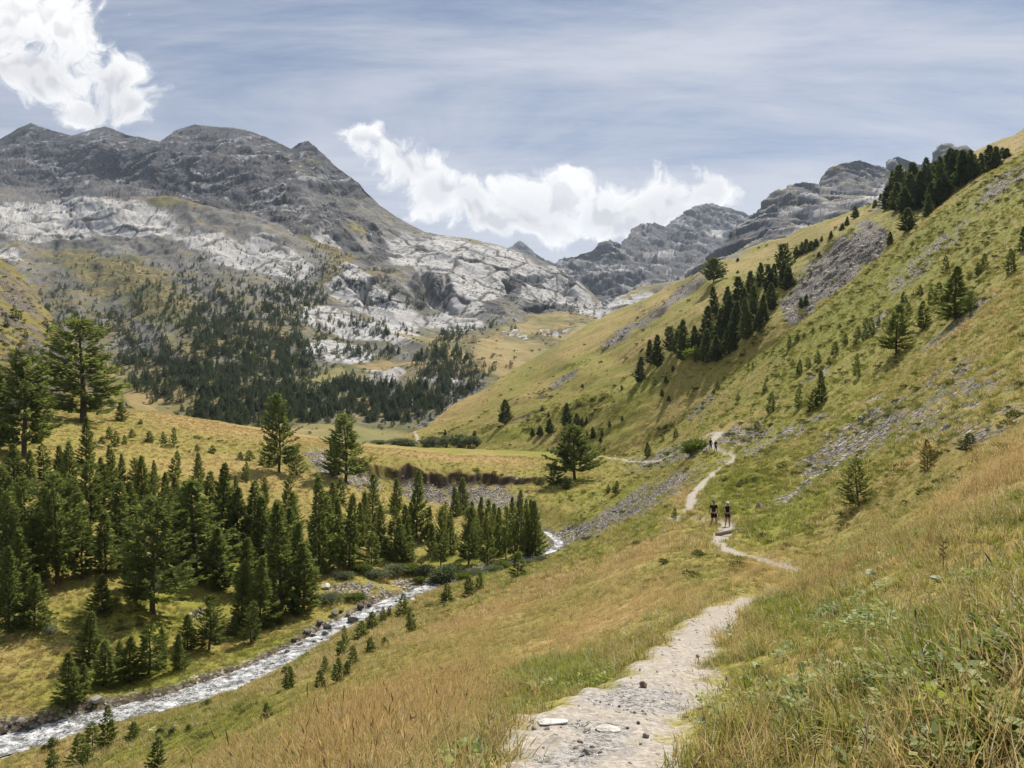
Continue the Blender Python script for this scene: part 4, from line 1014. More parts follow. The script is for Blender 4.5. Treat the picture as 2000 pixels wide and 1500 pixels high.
cluster([(1670,426,23,7),(1654,441,19,5),(1645,451,15,6),(1623,473,22,6),(1605,471,11,4),(1709,408,18,6),(1720,392,13,5),(1738,479,26,6),(1574,599,23,6),(1565,602,19,7),(1585,492,22,8),(1565,500,28,8),(1575,496,30,8),(1595,488,22,6),(1555,505,24,7),(1600,505,14,5),(1441,511,7,4),(1441,534,6,3)],
        'along the grey scree chute', 'pines along the scree chute', surf=spur, kind='pine', noun='small pine')
cluster([(1108,834,47,12),(1128,837,30,8),(1074,846,29,10),(1055,851,18,7),(1040,852,15,6),(926,857,16,5),(870,850,11,3),(1145,830,17,4),(1136,836,22,5),(1158,856,22,6),(1147,860,17,5),(1191,833,11,4),(1215,821,10,3),(1176,852,11,3),(1173,863,11,4),(1059,803,9,4),(1071,814,9,3),(1300,749,15,4),(1314,727,13,4),(1293,776,15,5),(1306,784,11,4),(1215,762,9,3),(1138,758,8,4),(1255,688,8,5)],
        'across the lower grassy spur', 'conifers across the grassy spur', surf=spur, kind='pine', noun='conifer')
cluster([(1265,893,30,9,'larch'),(1295,864,14,5),(1320,856,18,8),(1212,884,9,4),(1255,826,13,4),(1305,890,8,4),(1317,1014,22,6),(1188,962,16,5),(1205,965,26,6),(1395,770,12,5),(1106,955,26,10),(1214,832,8,4)],
        'around the trail on the valley floor', 'saplings on the valley floor', kind='sapling', noun='young larch')
# shrubs
put_tree('willow', 880, 1140, 52, 'round grey-green willow shrub on the stream bank', 'shrubs', 'shrub', 'willow_shrub', wpx=30, part=('stem', 'foliage'), sink=0.16)
put_tree('silver', 430, 1130, 62, 'silvery white-leaved shrub at the foot of the grove', 'shrubs', 'shrub', 'silver_shrub', wpx=22, part=('stem', 'foliage'))
put_tree('tussock_bush', 1351, 889, 44, 'large rounded green bush beside the upper trail', 'shrubs', 'shrub', 'round_bush', wpx=34, part=('stem', 'foliage'), sink=0.24)
put_tree('bright', 1358, 708, 32, 'pale green leafy tree below the pine wood', 'shrubs', 'shrub', 'leafy_tree', surf=spur, wpx=20, part=('stem', 'foliage'))
put_tree('silver', 95, 1240, 24, 'small pale leafy shrub beside the dark grove at left', 'shrubs', 'shrub', 'silver_shrub', wpx=12, part=('stem', 'foliage'))
for i, (u, v, h, w) in enumerate([(700,1118,26,26),(735,1126,24,24),(765,1120,28,24),(800,1122,30,22),(832,1124,30,20),(850,1136,26,18),(905,1136,24,16),(935,1128,26,18),(960,1120,26,18),(985,1112,26,18),(1035,1104,18,14),(1058,1098,16,12),(820,1140,18,14),(672,1130,20,20),(650,1170,16,26),(690,1172,16,24)]):
    put_tree('willow' if i % 3 else 'tussock_bush', u, v, h, '%s low grey-green shrub from the left along the stream bend' % ordinal(sorted([700,735,765,800,832,850,905,935,960,985,1035,1058,820,672,650,690]).index(u) + 1), 'low shrubs along the stream bend', 'shrub', 'low_shrub', wpx=w, part=('stem', 'foliage'), sink=0.2)
wl = [(785,872,18,22),(828,872,18,16),(846,876,28,16),(872,874,26,15),(898,876,32,22),(916,874,28,16),(955,888,12,10),(1010,890,13,11),(770,868,12,14),(930,872,18,10),(742,868,10,18)]
for i, (u, v, h, w) in enumerate(wl):
    put_tree('willow', u, v, h, '%s from the left of the grey willows beyond the meadow edge' % ordinal(i + 1) if False else '%s grey willow from the left beyond the meadow edge' % ordinal(sorted(x[0] for x in wl).index(u) + 1), 'willows beyond the meadow', 'shrub', 'willow_shrub', surf=spur, wpx=w, part=('stem', 'foliage'))

print('trees', len(TREE_SPOTS))
# ------------------------------------------------------------------ instancing helper for uncountable ground cover
def scatter(name, label, cat, pts, rot, scl, tint, idx, meshes):
    coll = bpy.data.collections.new(name + '_kinds')
    for i, me_ in enumerate(meshes):
        o = bpy.data.objects.new('%s_kind_%02d' % (name, i), me_)
        coll.objects.link(o)
    N = len(pts)
    me = bpy.data.meshes.new(name)
    me.vertices.add(N)
    me.vertices.foreach_set('co', np.asarray(pts, np.float32).ravel())
    a = me.attributes.new('rot', 'FLOAT_VECTOR', 'POINT'); a.data.foreach_set('vector', np.asarray(rot, np.float32).ravel())
    a = me.attributes.new('scl', 'FLOAT_VECTOR', 'POINT'); a.data.foreach_set('vector', np.asarray(scl, np.float32).ravel())
    a = me.attributes.new('tint', 'FLOAT', 'POINT'); a.data.foreach_set('value', np.asarray(tint, np.float32))
    a = me.attributes.new('kind_id', 'INT', 'POINT'); a.data.foreach_set('value', np.asarray(idx, np.int32))
    o = link(name, me)
    ng = bpy.data.node_groups.new(name + '_nodes', 'GeometryNodeTree')
    ng.interface.new_socket('Geometry', in_out='INPUT', socket_type='NodeSocketGeometry')
    ng.interface.new_socket('Geometry', in_out='OUTPUT', socket_type='NodeSocketGeometry')
    nd = ng.nodes; gi = nd.new('NodeGroupInput'); go = nd.new('NodeGroupOutput')
    ip = nd.new('GeometryNodeInstanceOnPoints'); ci = nd.new('GeometryNodeCollectionInfo')
    ci.inputs['Collection'].default_value = coll
    ci.inputs['Separate Children'].default_value = True
    ci.inputs['Reset Children'].default_value = True
    def na(nm, t):
        n_ = nd.new('GeometryNodeInputNamedAttribute'); n_.data_type = t; n_.inputs['Name'].default_value = nm
        return n_.outputs['Attribute']
    lk = ng.links.new
    lk(gi.outputs[0], ip.inputs['Points']); lk(ci.outputs[0], ip.inputs['Instance'])
    ip.inputs['Pick Instance'].default_value = True
    lk(na('kind_id', 'INT'), ip.inputs['Instance Index'])
    lk(na('rot', 'FLOAT_VECTOR'), ip.inputs['Rotation'])
    lk(na('scl', 'FLOAT_VECTOR'), ip.inputs['Scale'])
    lk(ip.outputs[0], go.inputs[0])
    md = o.modifiers.new('scatter', 'NODES'); md.node_group = ng
    tag(o, label, cat, kind='stuff')
    return o

# ------------------------------------------------------------------ grass tufts
def mat_grass():
    m, T = new_mat('grass_blades')
    tint = T.attr('tint', 'INSTANCER'); tip = T.attr('tip')
    rnd = T.n('ShaderNodeObjectInfo').outputs['Random']
    hue = T.attr('hue')
    f = T.math('ADD', tint, T.math('MULTIPLY', T.math('SUBTRACT', rnd, 0.5), 0.30))
    f = T.math('ADD', f, T.math('MULTIPLY', T.math('SUBTRACT', hue, 0.5), 0.75), clamp=True)
    green = T.mix(rnd, (0.165, 0.215, 0.024), (0.38, 0.375, 0.055))
    straw = T.mix(rnd, (0.45, 0.312, 0.115), (0.73, 0.565, 0.28))
    c = T.mix(T.step(f, 0.15, 0.85), green, straw)
    c = T.mix(T.step(hue, 0.93, 0.95), c, (0.66, 0.60, 0.44))
    c = T.mix(T.step(hue, 0.10, 0.08), c, (0.15, 0.085, 0.042))
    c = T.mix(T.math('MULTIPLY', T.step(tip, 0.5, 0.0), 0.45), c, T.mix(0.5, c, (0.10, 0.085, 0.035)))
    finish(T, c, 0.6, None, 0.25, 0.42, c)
    return m
M_GRASS = mat_grass()

def tuft(seed, n, h, spread, wid, bend, head=False, up=0.75):
    r = random.Random(seed); V = []; Qd = []; tip = []; hue = []
    for i in range(n):
        hv = r.random(); h0 = len(V)
        a = r.uniform(0, 6.28); d = spread * math.sqrt(r.random())
        bx, by = d * math.cos(a), d * math.sin(a)
        L = h * r.uniform(0.55, 1.1)
        az = a + r.uniform(-1.0, 1.0); lean0 = r.uniform(0.02, 1 - up); bd = bend * r.uniform(0.4, 1.5)
        px, py, pz = bx, by, -0.03 * h
        side = az + 1.57 + r.uniform(-.5, .5); sx, sy = math.cos(side), math.sin(side)
        segs = 3; base = len(V); w = wid * r.uniform(0.7, 1.3)
        for s in range(segs + 1):
            t = s / segs
            ww = w * (1 - t * 0.9)
            V += [(px - sx * ww, py - sy * ww, pz), (px + sx * ww, py + sy * ww, pz)]; tip += [t, t]
            ang = lean0 + bd * t
            st = L / segs
            px += math.cos(az) * math.sin(ang) * st; py += math.sin(az) * math.sin(ang) * st; pz += math.cos(ang) * st
        for s in range(segs):
            b = base + 2 * s
            Qd.append((b, b + 1, b + 3, b + 2))
        if head and r.random() < 0.75:
            hl = h * r.uniform(0.10, 0.2); hw = wid * r.uniform(0.9, 1.5)
            ang = lean0 + bd
            for q in range(2):
                s2 = side + q * 1.57; ux, uy = math.cos(s2) * hw, math.sin(s2) * hw
                ex, ey, ez = px + math.cos(az) * math.sin(ang) * hl, py + math.sin(az) * math.sin(ang) * hl, pz + math.cos(ang) * hl
                mx, my, mz = (px + ex) / 2, (py + ey) / 2, (pz + ez) / 2
                b = len(V); V += [(px, py, pz), (mx + ux, my + uy, mz), (ex, ey, ez), (mx - ux, my - uy, mz)]; tip += [1, 1, 1, 1]
                Qd.append((b, b + 1, b + 2, b + 3))
        hue += [hv] * (len(V) - h0)
    return mesh_np('tuft', V, quads=Qd, mat=M_GRASS, smooth=True, attrs=dict(tip=np.array(tip), hue=np.array(hue)))

TUFTS = []
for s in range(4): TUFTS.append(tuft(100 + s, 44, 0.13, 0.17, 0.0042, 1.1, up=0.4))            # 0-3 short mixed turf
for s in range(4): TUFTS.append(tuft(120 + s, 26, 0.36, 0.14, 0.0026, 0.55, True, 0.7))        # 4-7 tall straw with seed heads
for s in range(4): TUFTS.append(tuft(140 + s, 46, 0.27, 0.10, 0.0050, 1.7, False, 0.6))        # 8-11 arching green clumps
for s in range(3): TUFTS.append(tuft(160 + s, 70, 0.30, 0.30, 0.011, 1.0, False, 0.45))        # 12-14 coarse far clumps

def ground_cover():
    PT, RT, SL, TI, ID = [], [], [], [], []
    zones = [(1.6, 6, 120, 0.85), (6, 15, 75, 0.80), (15, 40, 30, 0.72), (40, 100, 8, 0.95), (100, 265, 1.5, 1.25)]
    for zi, (d0, d1, rho, k) in enumerate(zones):
        area = 2400 / F * (d1 * d1 - d0 * d0) / 2
        N = int(area * rho)
        D = np.sqrt(rng.uniform(d0 * d0, d1 * d1, N)); u = rng.uniform(-220, 2200, N)
        X = (u - CU) / F * D
        gs = lambda A: g_sample(A, X, D)
        pth, scr, so, dr = gs(path), gs(scree), gs(soil), gs(dry)
        tdv = gs(td); rdv = gs(rd) - gs(rhalf)
        cl = fbm2(X / 1.7, D / 1.7, 3, 601); cl2 = fbm2(X / 6.0, D / 6.0, 2, 605)
        keep = (pth < 0.35) & (rng.random(N) > scr * 0.92) & (rng.random(N) > so * 0.9) & (rdv > 0.5)
        keep &= rng.random(N) < np.clip(0.70 + 1.5 * cl, 0.10, 1)
        dr2 = np.clip(dr + 0.45 * cl2 + 0.40 * cl + 0.13 * rng.standard_normal(N), 0, 1)
        pr = rng.random(N)
        ids = np.where(pr < 0.42, rng.integers(0, 4, N), np.where(rng.random(N) < sstep(dr2, 0.3, 0.75), rng.integers(4, 8, N), rng.integers(8, 12, N)))
        if zi >= 3: ids = np.where(rng.random(N) < 0.7, rng.integers(12, 15, N), ids)
        if zi <= 2:  # worn short turf beside the trail
            near_t = tdv < gs(tj) + 0.35
            ids = np.where(near_t & (rng.random(N) < 0.8), rng.integers(0, 4, N), ids)
        sc_ = k * rng.uniform(0.55, 1.3, N) * (1 + 0.75 * cl + 0.3 * cl2)
        lush = blobs(u, CV - F * gs(GZ) / D, [(1450,965,85,55,10),(1540,1010,130,40,28,.8),(1090,1320,120,35,5),(1530,1205,60,45,0),(1800,1330,150,60,5,.8),(1420,1000,60,30,0)], .6)
        sc_ = sc_ * (1 + 0.75 * lush * (rng.random(N) < .6)); dr2 = np.clip(dr2 - 0.35 * lush, 0, 1)
        ids = np.where((lush > .3) & (rng.random(N) < .6), rng.integers(8, 12, N), ids)
        tall = np.where((ids >= 4) & (ids < 8), 0.85 + 0.5 * sstep(dr2, 0.5, 1), 1.0)
        sc_ = np.clip(sc_, 0.3, 1.45 * k)
        Z = gs(GZ)
        PT.append(np.stack([X, D, Z], -1)[keep]); SL.append(np.stack([sc_, sc_, sc_ * tall], -1)[keep])
        RT.append(np.stack([rng.normal(0, .22, N) + .25 * cl2, rng.normal(0, .22, N) - 0.22, rng.uniform(0, 6.28, N)], -1)[keep])
        TI.append(dr2[keep]); ID.append(ids[keep])
    P_, R_, S_, T_, I_ = map(np.concatenate, (PT, RT, SL, TI, ID))
    print('tufts', len(P_))
    scatter('meadow_grass', 'dry and green alpine grass covering the slopes and banks', 'grass', P_, R_, S_, T_, I_, TUFTS)
    # on the far spur: low clumps only
    N = 42000
    t = rng.uniform(0, 1, N); L = spur
    iu = rng.integers(0, L['nc'], N); it = rng.integers(0, L['nr'], N)
    p = L['P'][it, iu]
    ok = (scS[it, iu] < 0.4) & (pathS[it, iu] < 0.3) & (soS[it, iu] < 0.5) & (p[:, 1] < 620)
    cl = fbm2(p[:, 0] / 9, (p[:, 1] + p[:, 2]) / 9, 3, 611)
    ok &= rng.random(N) < np.clip(0.5 + 1.2 * cl, 0.05, 1)
    jit = rng.normal(0, 0.8, (N, 2))
    s_ = rng.uniform(1.2, 2.4, N)
    scatter('hillside_grass', 'low grass clumps over the far right hillside', 'grass', p[ok], np.stack([rng.normal(0, .2, N), rng.normal(0, .2, N), rng.uniform(0, 6.28, N)], -1)[ok], np.stack([s_, s_, s_ * 0.7], -1)[ok], np.clip(dryS[it, iu] + .2 * cl, 0, 1)[ok], rng.integers(12, 15, N)[ok] - 12, TUFTS[12:15])
ground_cover()

# ------------------------------------------------------------------ stones
def mat_stone():
    m, T = new_mat('schist_stone')
    tint = T.attr('tint', 'INSTANCER')
    rnd = T.n('ShaderNodeObjectInfo').outputs['Random']
    pos = T.n('ShaderNodeTexCoord').outputs['Object']
    n1 = T.noise(pos, 3.0, 3, 0.6)
    c = T.mix(rnd, (0.20, 0.180, 0.145), (0.62, 0.57, 0.48))
    c = T.mix(T.step(T.math('FRACT', T.math('MULTIPLY', rnd, 7.3)), 0.78, 0.9), c, (0.27, 0.21, 0.155))
    c = T.mix(T.math('MULTIPLY', T.step(n1, 0.6, 0.35), 0.45), c, (0.10, 0.095, 0.09))
    finish(T, c, 0.85, T.bump(n1, 0.5, 0.1), 0.3)
    return m
M_STONE = mat_stone()
def stone_mesh(seed, sub=2, sq=(1.0, 0.75, 0.45), rough=0.28, mat=None, name='stone'):
    bm = bmesh.new(); bmesh.ops.create_icosphere(bm, subdivisions=sub, radius=0.5)
    r = random.Random(seed)
    planes = [(Vector((r.gauss(0, 1), r.gauss(0, 1), r.gauss(0, 1))).normalized(), r.uniform(0.26, 0.42)) for _ in range(9)]
    for v in bm.verts:
        for n_, d_ in planes:                 # facet it like split schist
            k = v.co.dot(n_)
            if k > d_: v.co -= n_ * (k - d_)
        v.co *= 1 + rough * 0.3 * r.uniform(-1, 1)
        v.co = Vector((v.co.x * sq[0], v.co.y * sq[1], v.co.z * sq[2]))
    me = bpy.data.meshes.new(name); bm.to_mesh(me); bm.free()
    me.materials.append(mat or M_STONE)
    return me
STONES = [stone_mesh(s, 1, (1, random.uniform(.6, .95), random.uniform(.25, .6))) for s in range(300, 308)]
def stones():
    PT, SZ = [], []
    for (d0, d1, rho, lo, hi) in [(4, 15, 42, .010, .050), (15, 60, 4.5, .06, .22), (60, 130, 2.4, .12, .46), (130, 260, 1.2, .22, .8)]:
        N = int(2300 / F * (d1 * d1 - d0 * d0) / 2 * rho)
        D = np.sqrt(rng.uniform(d0 * d0, d1 * d1, N)); u = rng.uniform(-150, 2150, N); X = (u - CU) / F * D
        s = g_sample(scree, X, D)
        keep = rng.random(N) < np.maximum(s * 1.0 * (s > 0.25), 0.010)
        if d1 <= 15: keep = rng.random(N) < np.maximum(keep * 1.0, g_sample(path, X, D) * (0.35 + 0.65 * g_sample(wet, X, D)))
        wz = (g_sample(rd, X, D) - g_sample(rhalf, X, D)) < -0.4
        keep &= ~wz | (rng.random(N) < 0.35)
        Z = g_sample(GZ, X, D)
        PT.append(np.stack([X, D, Z], -1)[keep]); SZ.append((lo + (hi - lo) * rng.random(N) ** 2.6)[keep])
    N = 900; D = rng.uniform(4.3, 14, N); X = np.interp(D, trail_pts[:, 1], trail_pts[:, 0]) + rng.normal(0, .45, N)
    ok = (g_sample(path, X, D) > .4) & (rng.random(N) < .25 + .5 * g_sample(wet, X, D))
    sz = (0.03 + 0.11 * rng.random(N) ** 3)[ok]
    PT.append(np.stack([X[ok], D[ok], g_sample(GZ, X, D)[ok] - sz * .22], -1)); SZ.append(sz)
    P_ = np.concatenate(PT); S_ = np.concatenate(SZ)
    # scree chute of the far spur
    N = 24000; L = spur
    iu = rng.integers(0, L['nc'], N); it = rng.integers(0, L['nr'], N)
    ok = scS[it, iu] > rng.uniform(0.3, 0.8, N)
    p = L['P'][it, iu][ok]
    P_ = np.concatenate([P_, p]); S_ = np.concatenate([S_, (0.30 + 2.2 * rng.random(len(p)) ** 4)])
    P_[:, 2] += S_ * 0.08
    N = len(P_); print('stones', N)
    scatter('loose_stones', 'loose grey scree stones in streaks on slopes and stream margins', 'stones', P_, np.stack([rng.normal(0, .5, N), rng.normal(0, .5, N), rng.uniform(0, 6.28, N)], -1), np.stack([S_] * 3, -1), rng.random(N), rng.integers(0, 8, N), STONES)
stones()

# ------------------------------------------------------------------ low heath, juniper and tussocks dotted over the slopes
def heath():
    M_H = mat_needles('juniper_heath', (0.050, 0.068, 0.020), (0.115, 0.125, 0.038), 0.3)
    M_T = mat_needles('sedge_tussock', (0.095, 0.120, 0.026), (0.20, 0.20, 0.055), 0.4)
    kinds = [bush(800 + i, n=130, flat=0.6, sl=0.26, wid=0.26, up=0.3)[0].mesh('heath', M_H) for i in range(3)] + [bush(810 + i, n=150, flat=0.7, sl=0.42, wid=0.07, up=0.9)[0].mesh('sedge', M_T) for i in range(3)]
    PT, SZ = [], []
    for (d0, d1, rho, lo, hi) in [(18, 60, .8, .15, .45), (60, 130, .55, .22, .7), (130, 262, .32, .3, 1.0)]:
        N = int(2300 / F * (d1 * d1 - d0 * d0) / 2 * rho)
        D = np.sqrt(rng.uniform(d0 * d0, d1 * d1, N)); u = rng.uniform(-100, 2150, N); X = (u - CU) / F * D
        cl = fbm2(X / 14, D / 14, 4, 621) + 0.25 * sstep(u, 1200, 1500) - 0.35 * g_sample(dry, X, D) - 0.6 * blobs(u, CV - F * g_sample(GZ, X, D) / D, [(500,830,420,50,-8),(900,893,230,20,-4)], .5)
        ok = (rng.random(N) < sstep(cl, -0.02, 0.35)) & (g_sample(path, X, D) < .05) & (g_sample(td, X, D) > 1.3) & (g_sample(rd, X, D) > 3.2)
        PT.append(np.stack([X, D, g_sample(GZ, X, D)], -1)[ok]); SZ.append((lo + (hi - lo) * rng.random(N) ** 2.2)[ok])
    P_ = np.concatenate(PT); S_ = np.concatenate(SZ)
    N = 22000; L = spur
    iu = rng.integers(0, L['nc'], N); it = rng.integers(0, L['nr'], N); p = L['P'][it, iu]
    cl = fbm2(p[:, 0] / 22, (p[:, 1] + p[:, 2]) / 22, 4, 631) + .3 * blobs(CU + F * p[:, 0] / p[:, 1], CV - F * p[:, 2] / p[:, 1], [(1100,800,140,40,20),(1280,740,80,30,35),(1280,600,120,16,38),(1050,775,80,20,10)], .6) - .3 * dryS[it, iu]
    ok = (rng.random(N) < sstep(cl, 0.0, 0.4)) & (p[:, 1] < 600)
    P_ = np.concatenate([P_, p[ok]]); S_ = np.concatenate([S_, (0.4 + 1.2 * rng.random(ok.sum()) ** 2.6)])
    N = 2600; L = lhill
    iu = rng.integers(0, L['nc'], N); it = rng.integers(0, L['nr'], N)
    P_ = np.concatenate([P_, L['P'][it, iu]]); S_ = np.concatenate([S_, (0.5 + 1.5 * rng.random(N) ** 2.2)])
    N = len(S_); print('heath', N)
    scatter('heath_clumps', 'dark juniper heath and sedge tussocks dotted over the grass slopes', 'heath', P_ - np.stack([S_ * 0, S_ * 0, S_ * .06], -1), np.stack([rng.normal(0, .1, N), rng.normal(0, .1, N), rng.uniform(0, 6.28, N)], -1), np.stack([S_ * 1.5, S_ * 1.5, S_ * .8], -1), rng.random(N), rng.integers(0, 6, N), kinds)
heath()

# ------------------------------------------------------------------ leafy herbs between the grass close to the trail
def herbs():
    m, T = new_mat('herb_leaves')
    rnd = T.n('ShaderNodeObjectInfo').outputs['Random']
    c = T.mix(rnd, (0.11, 0.18, 0.03), (0.34, 0.38, 0.075))
    finish(T, c, 0.55, None, 0.3, 0.42, c)
    kinds = []
    for s in range(4):
        r = random.Random(840 + s); q = Q()
        for i in range(26):
            a = r.uniform(0, 6.28); d = r.uniform(.0, .5); z = r.uniform(.05, .55) * (1 - .5 * d); l = r.uniform(.16, .34); el = r.uniform(-.3, .7)
            x, y = d * math.cos(a), d * math.sin(a); aa = a + r.uniform(-.8, .8); w = l * r.uniform(.25, .42)
            dx, dy, dz = math.cos(aa) * math.cos(el), math.sin(aa) * math.cos(el), math.sin(el); sx, sy = -math.sin(aa) * w, math.cos(aa) * w
            q.quad((x, y, z), (x + dx * l * .5 + sx, y + dy * l * .5 + sy, z + dz * l * .5), (x + dx * l, y + dy * l, z + dz * l * .8), (x + dx * l * .5 - sx, y + dy * l * .5 - sy, z + dz * l * .5))
        kinds.append(q.mesh('herb', m))
    N = 16000; d0, d1 = 2.5, 26
    D = np.exp(rng.uniform(math.log(d0), math.log(d1), N)); u = rng.uniform(-50, 2100, N); X = (u - CU) / F * D
    cl = fbm2(X / 1.3, D / 1.3, 3, 641) - 0.75 * (g_sample(dry, X, D) - 0.35)
    ok = (rng.random(N) < sstep(cl, 0.05, 0.5)) & (g_sample(path, X, D) < .15)
    X, D = X[ok], D[ok]; N = len(X); print('herbs', N)
    S_ = rng.uniform(.10, .26, N)
    scatter('leafy_herbs', 'small leafy green herbs mixed into the near grass', 'herbs', np.stack([X, D, g_sample(GZ, X, D) + 0.02], -1), np.stack([rng.normal(0, .2, N), rng.normal(0, .2, N), rng.uniform(0, 6.28, N)], -1), np.stack([S_, S_, S_ * 1.1], -1), rng.random(N), rng.integers(0, 4, N), kinds)
herbs()
# ------------------------------------------------------------------ the far wood on the mountain: one mass of small conifers
def far_wood():
    protos = []
    M_FAR = mat_needles('far_conifer_needles', (0.038, 0.060, 0.034), (0.082, 0.108, 0.054), 0.35)
    for s in range(6):
        c, t, R = conifer(900 + s, R=0.20 + 0.02 * (s % 3), cb=0.02, nb=46, per=8, sl=0.115, wid=0.30, power=0.78, droop=0.05, irregular=0.3)
        protos.append(c.mesh('far_conifer', M_FAR))
    DENS = [(560,600,70,60,-40,1.0),(520,700,140,70,0,1.0),(430,640,90,80,-20,.95),(620,790,160,45,0,1.0),(480,800,150,45,10,1.0),(690,780,120,45,0,1.0),(600,560,60,40,-50,1),(640,500,60,30,-40,.8),(700,560,60,16,-45,.9),(450,740,150,60,0,.9),(780,790,90,50,10,1.0),(830,780,90,45,20,.9),
            (880,760,70,40,30,.7),(870,720,70,40,30,.8),(840,690,50,14,30,1),(885,655,50,16,15,.9),(300,720,120,70,-25,.5),(330,600,110,60,-20,.30),(200,560,120,60,-10,.14),(120,600,60,40,-20,.2),(260,660,100,60,-20,.32),(720,640,110,24,-5,.55),(700,690,100,20,0,.3),(430,500,110,40,-10,.08),(850,560,60,40,0,.05),(1130,585,50,40,-40,.16),(980,640,60,10,0,.1),(780,590,60,20,-10,.2),(640,650,60,30,0,.3),(240,640,60,30,-40,.4),(200,640,30,30,0,.6),(170,620,40,20,0,.4),(920,735,70,24,30,.3)]
    DENS += [(300,560,160,60,-15,.10),(420,560,120,60,-20,.35),(500,520,90,40,-25,.12),(640,540,50,30,-45,.5)]
    tries = 36000
    u = rng.uniform(0, 1190, tries); v = rng.uniform(470, 852, tries)
    clump = fbm2(u / 26, v / 20, 3, 777)
    keep = rng.random(tries) < blobs(u, v, DENS, 0.45) * np.clip(0.70 + 1.6 * clump, 0.06, 1.4)
    pts = []; H = []
    for a, b in zip(u[keep], v[keep]):
        p = l_hit(mount, a, b)
        if p[1] < 430: continue
        pts.append(p); H.append(rng.uniform(3.8, 9.0) * (0.75 if b < 560 else 1.0) * (0.55 if rng.random() < 0.4 else 1.0))
    for a, b in [(28,622),(38,624),(90,640),(95,655),(105,648),(115,652),(122,660),(118,640),(100,690),(60,700),(20,760),(35,700),(80,720),(12,640),(130,690),(150,720),(145,710),(170,750),(190,760),(50,660)]:
        pts.append(l_hit(lhill, a, b)); H.append(rng.uniform(3, 7))
    H = np.array(H); pts = np.array(pts); n = len(H)
    pts[:, 2] -= 0.03 * H
    w = H * rng.uniform(0.95, 1.35, n)
    scatter('far_wood', 'distant wood of larches and pines climbing the mountain step', 'wood', pts, np.stack([H * 0, H * 0, rng.uniform(0, 6.28, n)], -1), np.stack([w, w, H], -1), H * 0, rng.integers(0, 6, n), protos)
    # scattered dwarf trees on the left slope
    print('far trees', n)
far_wood()

# ------------------------------------------------------------------ fallen blocks and dwarf scrub over the mountain
def mountain_litter():
    L = mount
    N = 110000
    iu = rng.integers(0, L['nc'], N); it = rng.integers(0, L['nr'], N); p = L['P'][it, iu]
    v = CV - F * p[:, 2] / p[:, 1]; u = CU + F * p[:, 0] / p[:, 1]
    lt, dk, vg, up_ = (L[k][it, iu] for k in ('light', 'dark', 'veg', 'upper'))
    cl = fbm2(p[:, 0] / 70, (p[:, 1] + p[:, 2]) / 70, 4, 651)
    ok = rng.random(N) < np.clip(0.07 + 0.75 * dk + 0.20 * up_ + 0.32 * sstep(cl, 0.05, 0.4) - 0.5 * vg - 0.25 * lt, 0, 1)
    ok &= (v < 800) & (v > 262)
    p1 = p[ok]; n = len(p1); s1 = (0.9 + 4.6 * rng.random(n) ** 5) * np.clip(p1[:, 1] / 1500, .5, 1.4)
    print('blocks', n)
    scatter('fallen_blocks', 'grey fallen blocks strewn over the mountain talus', 'stones', p1, np.stack([rng.normal(0, .5, n), rng.normal(0, .5, n), rng.uniform(0, 6.28, n)], -1), np.stack([s1] * 3, -1), rng.random(n), rng.integers(0, 8, n), STONES)
    M_S = mat_needles('dwarf_scrub', (0.040, 0.055, 0.022), (0.095, 0.105, 0.038), 0.25)
    kinds = [bush(860 + i, n=60, flat=0.6, sl=0.34, wid=0.3, up=0.3)[0].mesh('scrub', M_S) for i in range(3)]
    ok = (rng.random(N) < np.clip(0.03 + 0.24 * sstep(cl, -0.1, 0.3), 0, 1) * sstep(v, 440, 560) * (1 - .5 * lt) * (1 - .85 * sstep(vg, .4, .8))) & (v < 850) & (u < 1200)
    p2 = p[ok]; n = len(p2); s2 = 0.8 + 2.6 * rng.random(n) ** 2.5
    print('scrub', n)
    scatter('mountain_scrub', 'dark dwarf scrub speckling the mountain slope', 'scrub', p2, np.stack([s2 * 0, s2 * 0, rng.uniform(0, 6.28, n)], -1), np.stack([s2 * 1.3, s2 * 1.3, s2], -1), rng.random(n), rng.integers(0, 3, n), kinds)
mountain_litter()
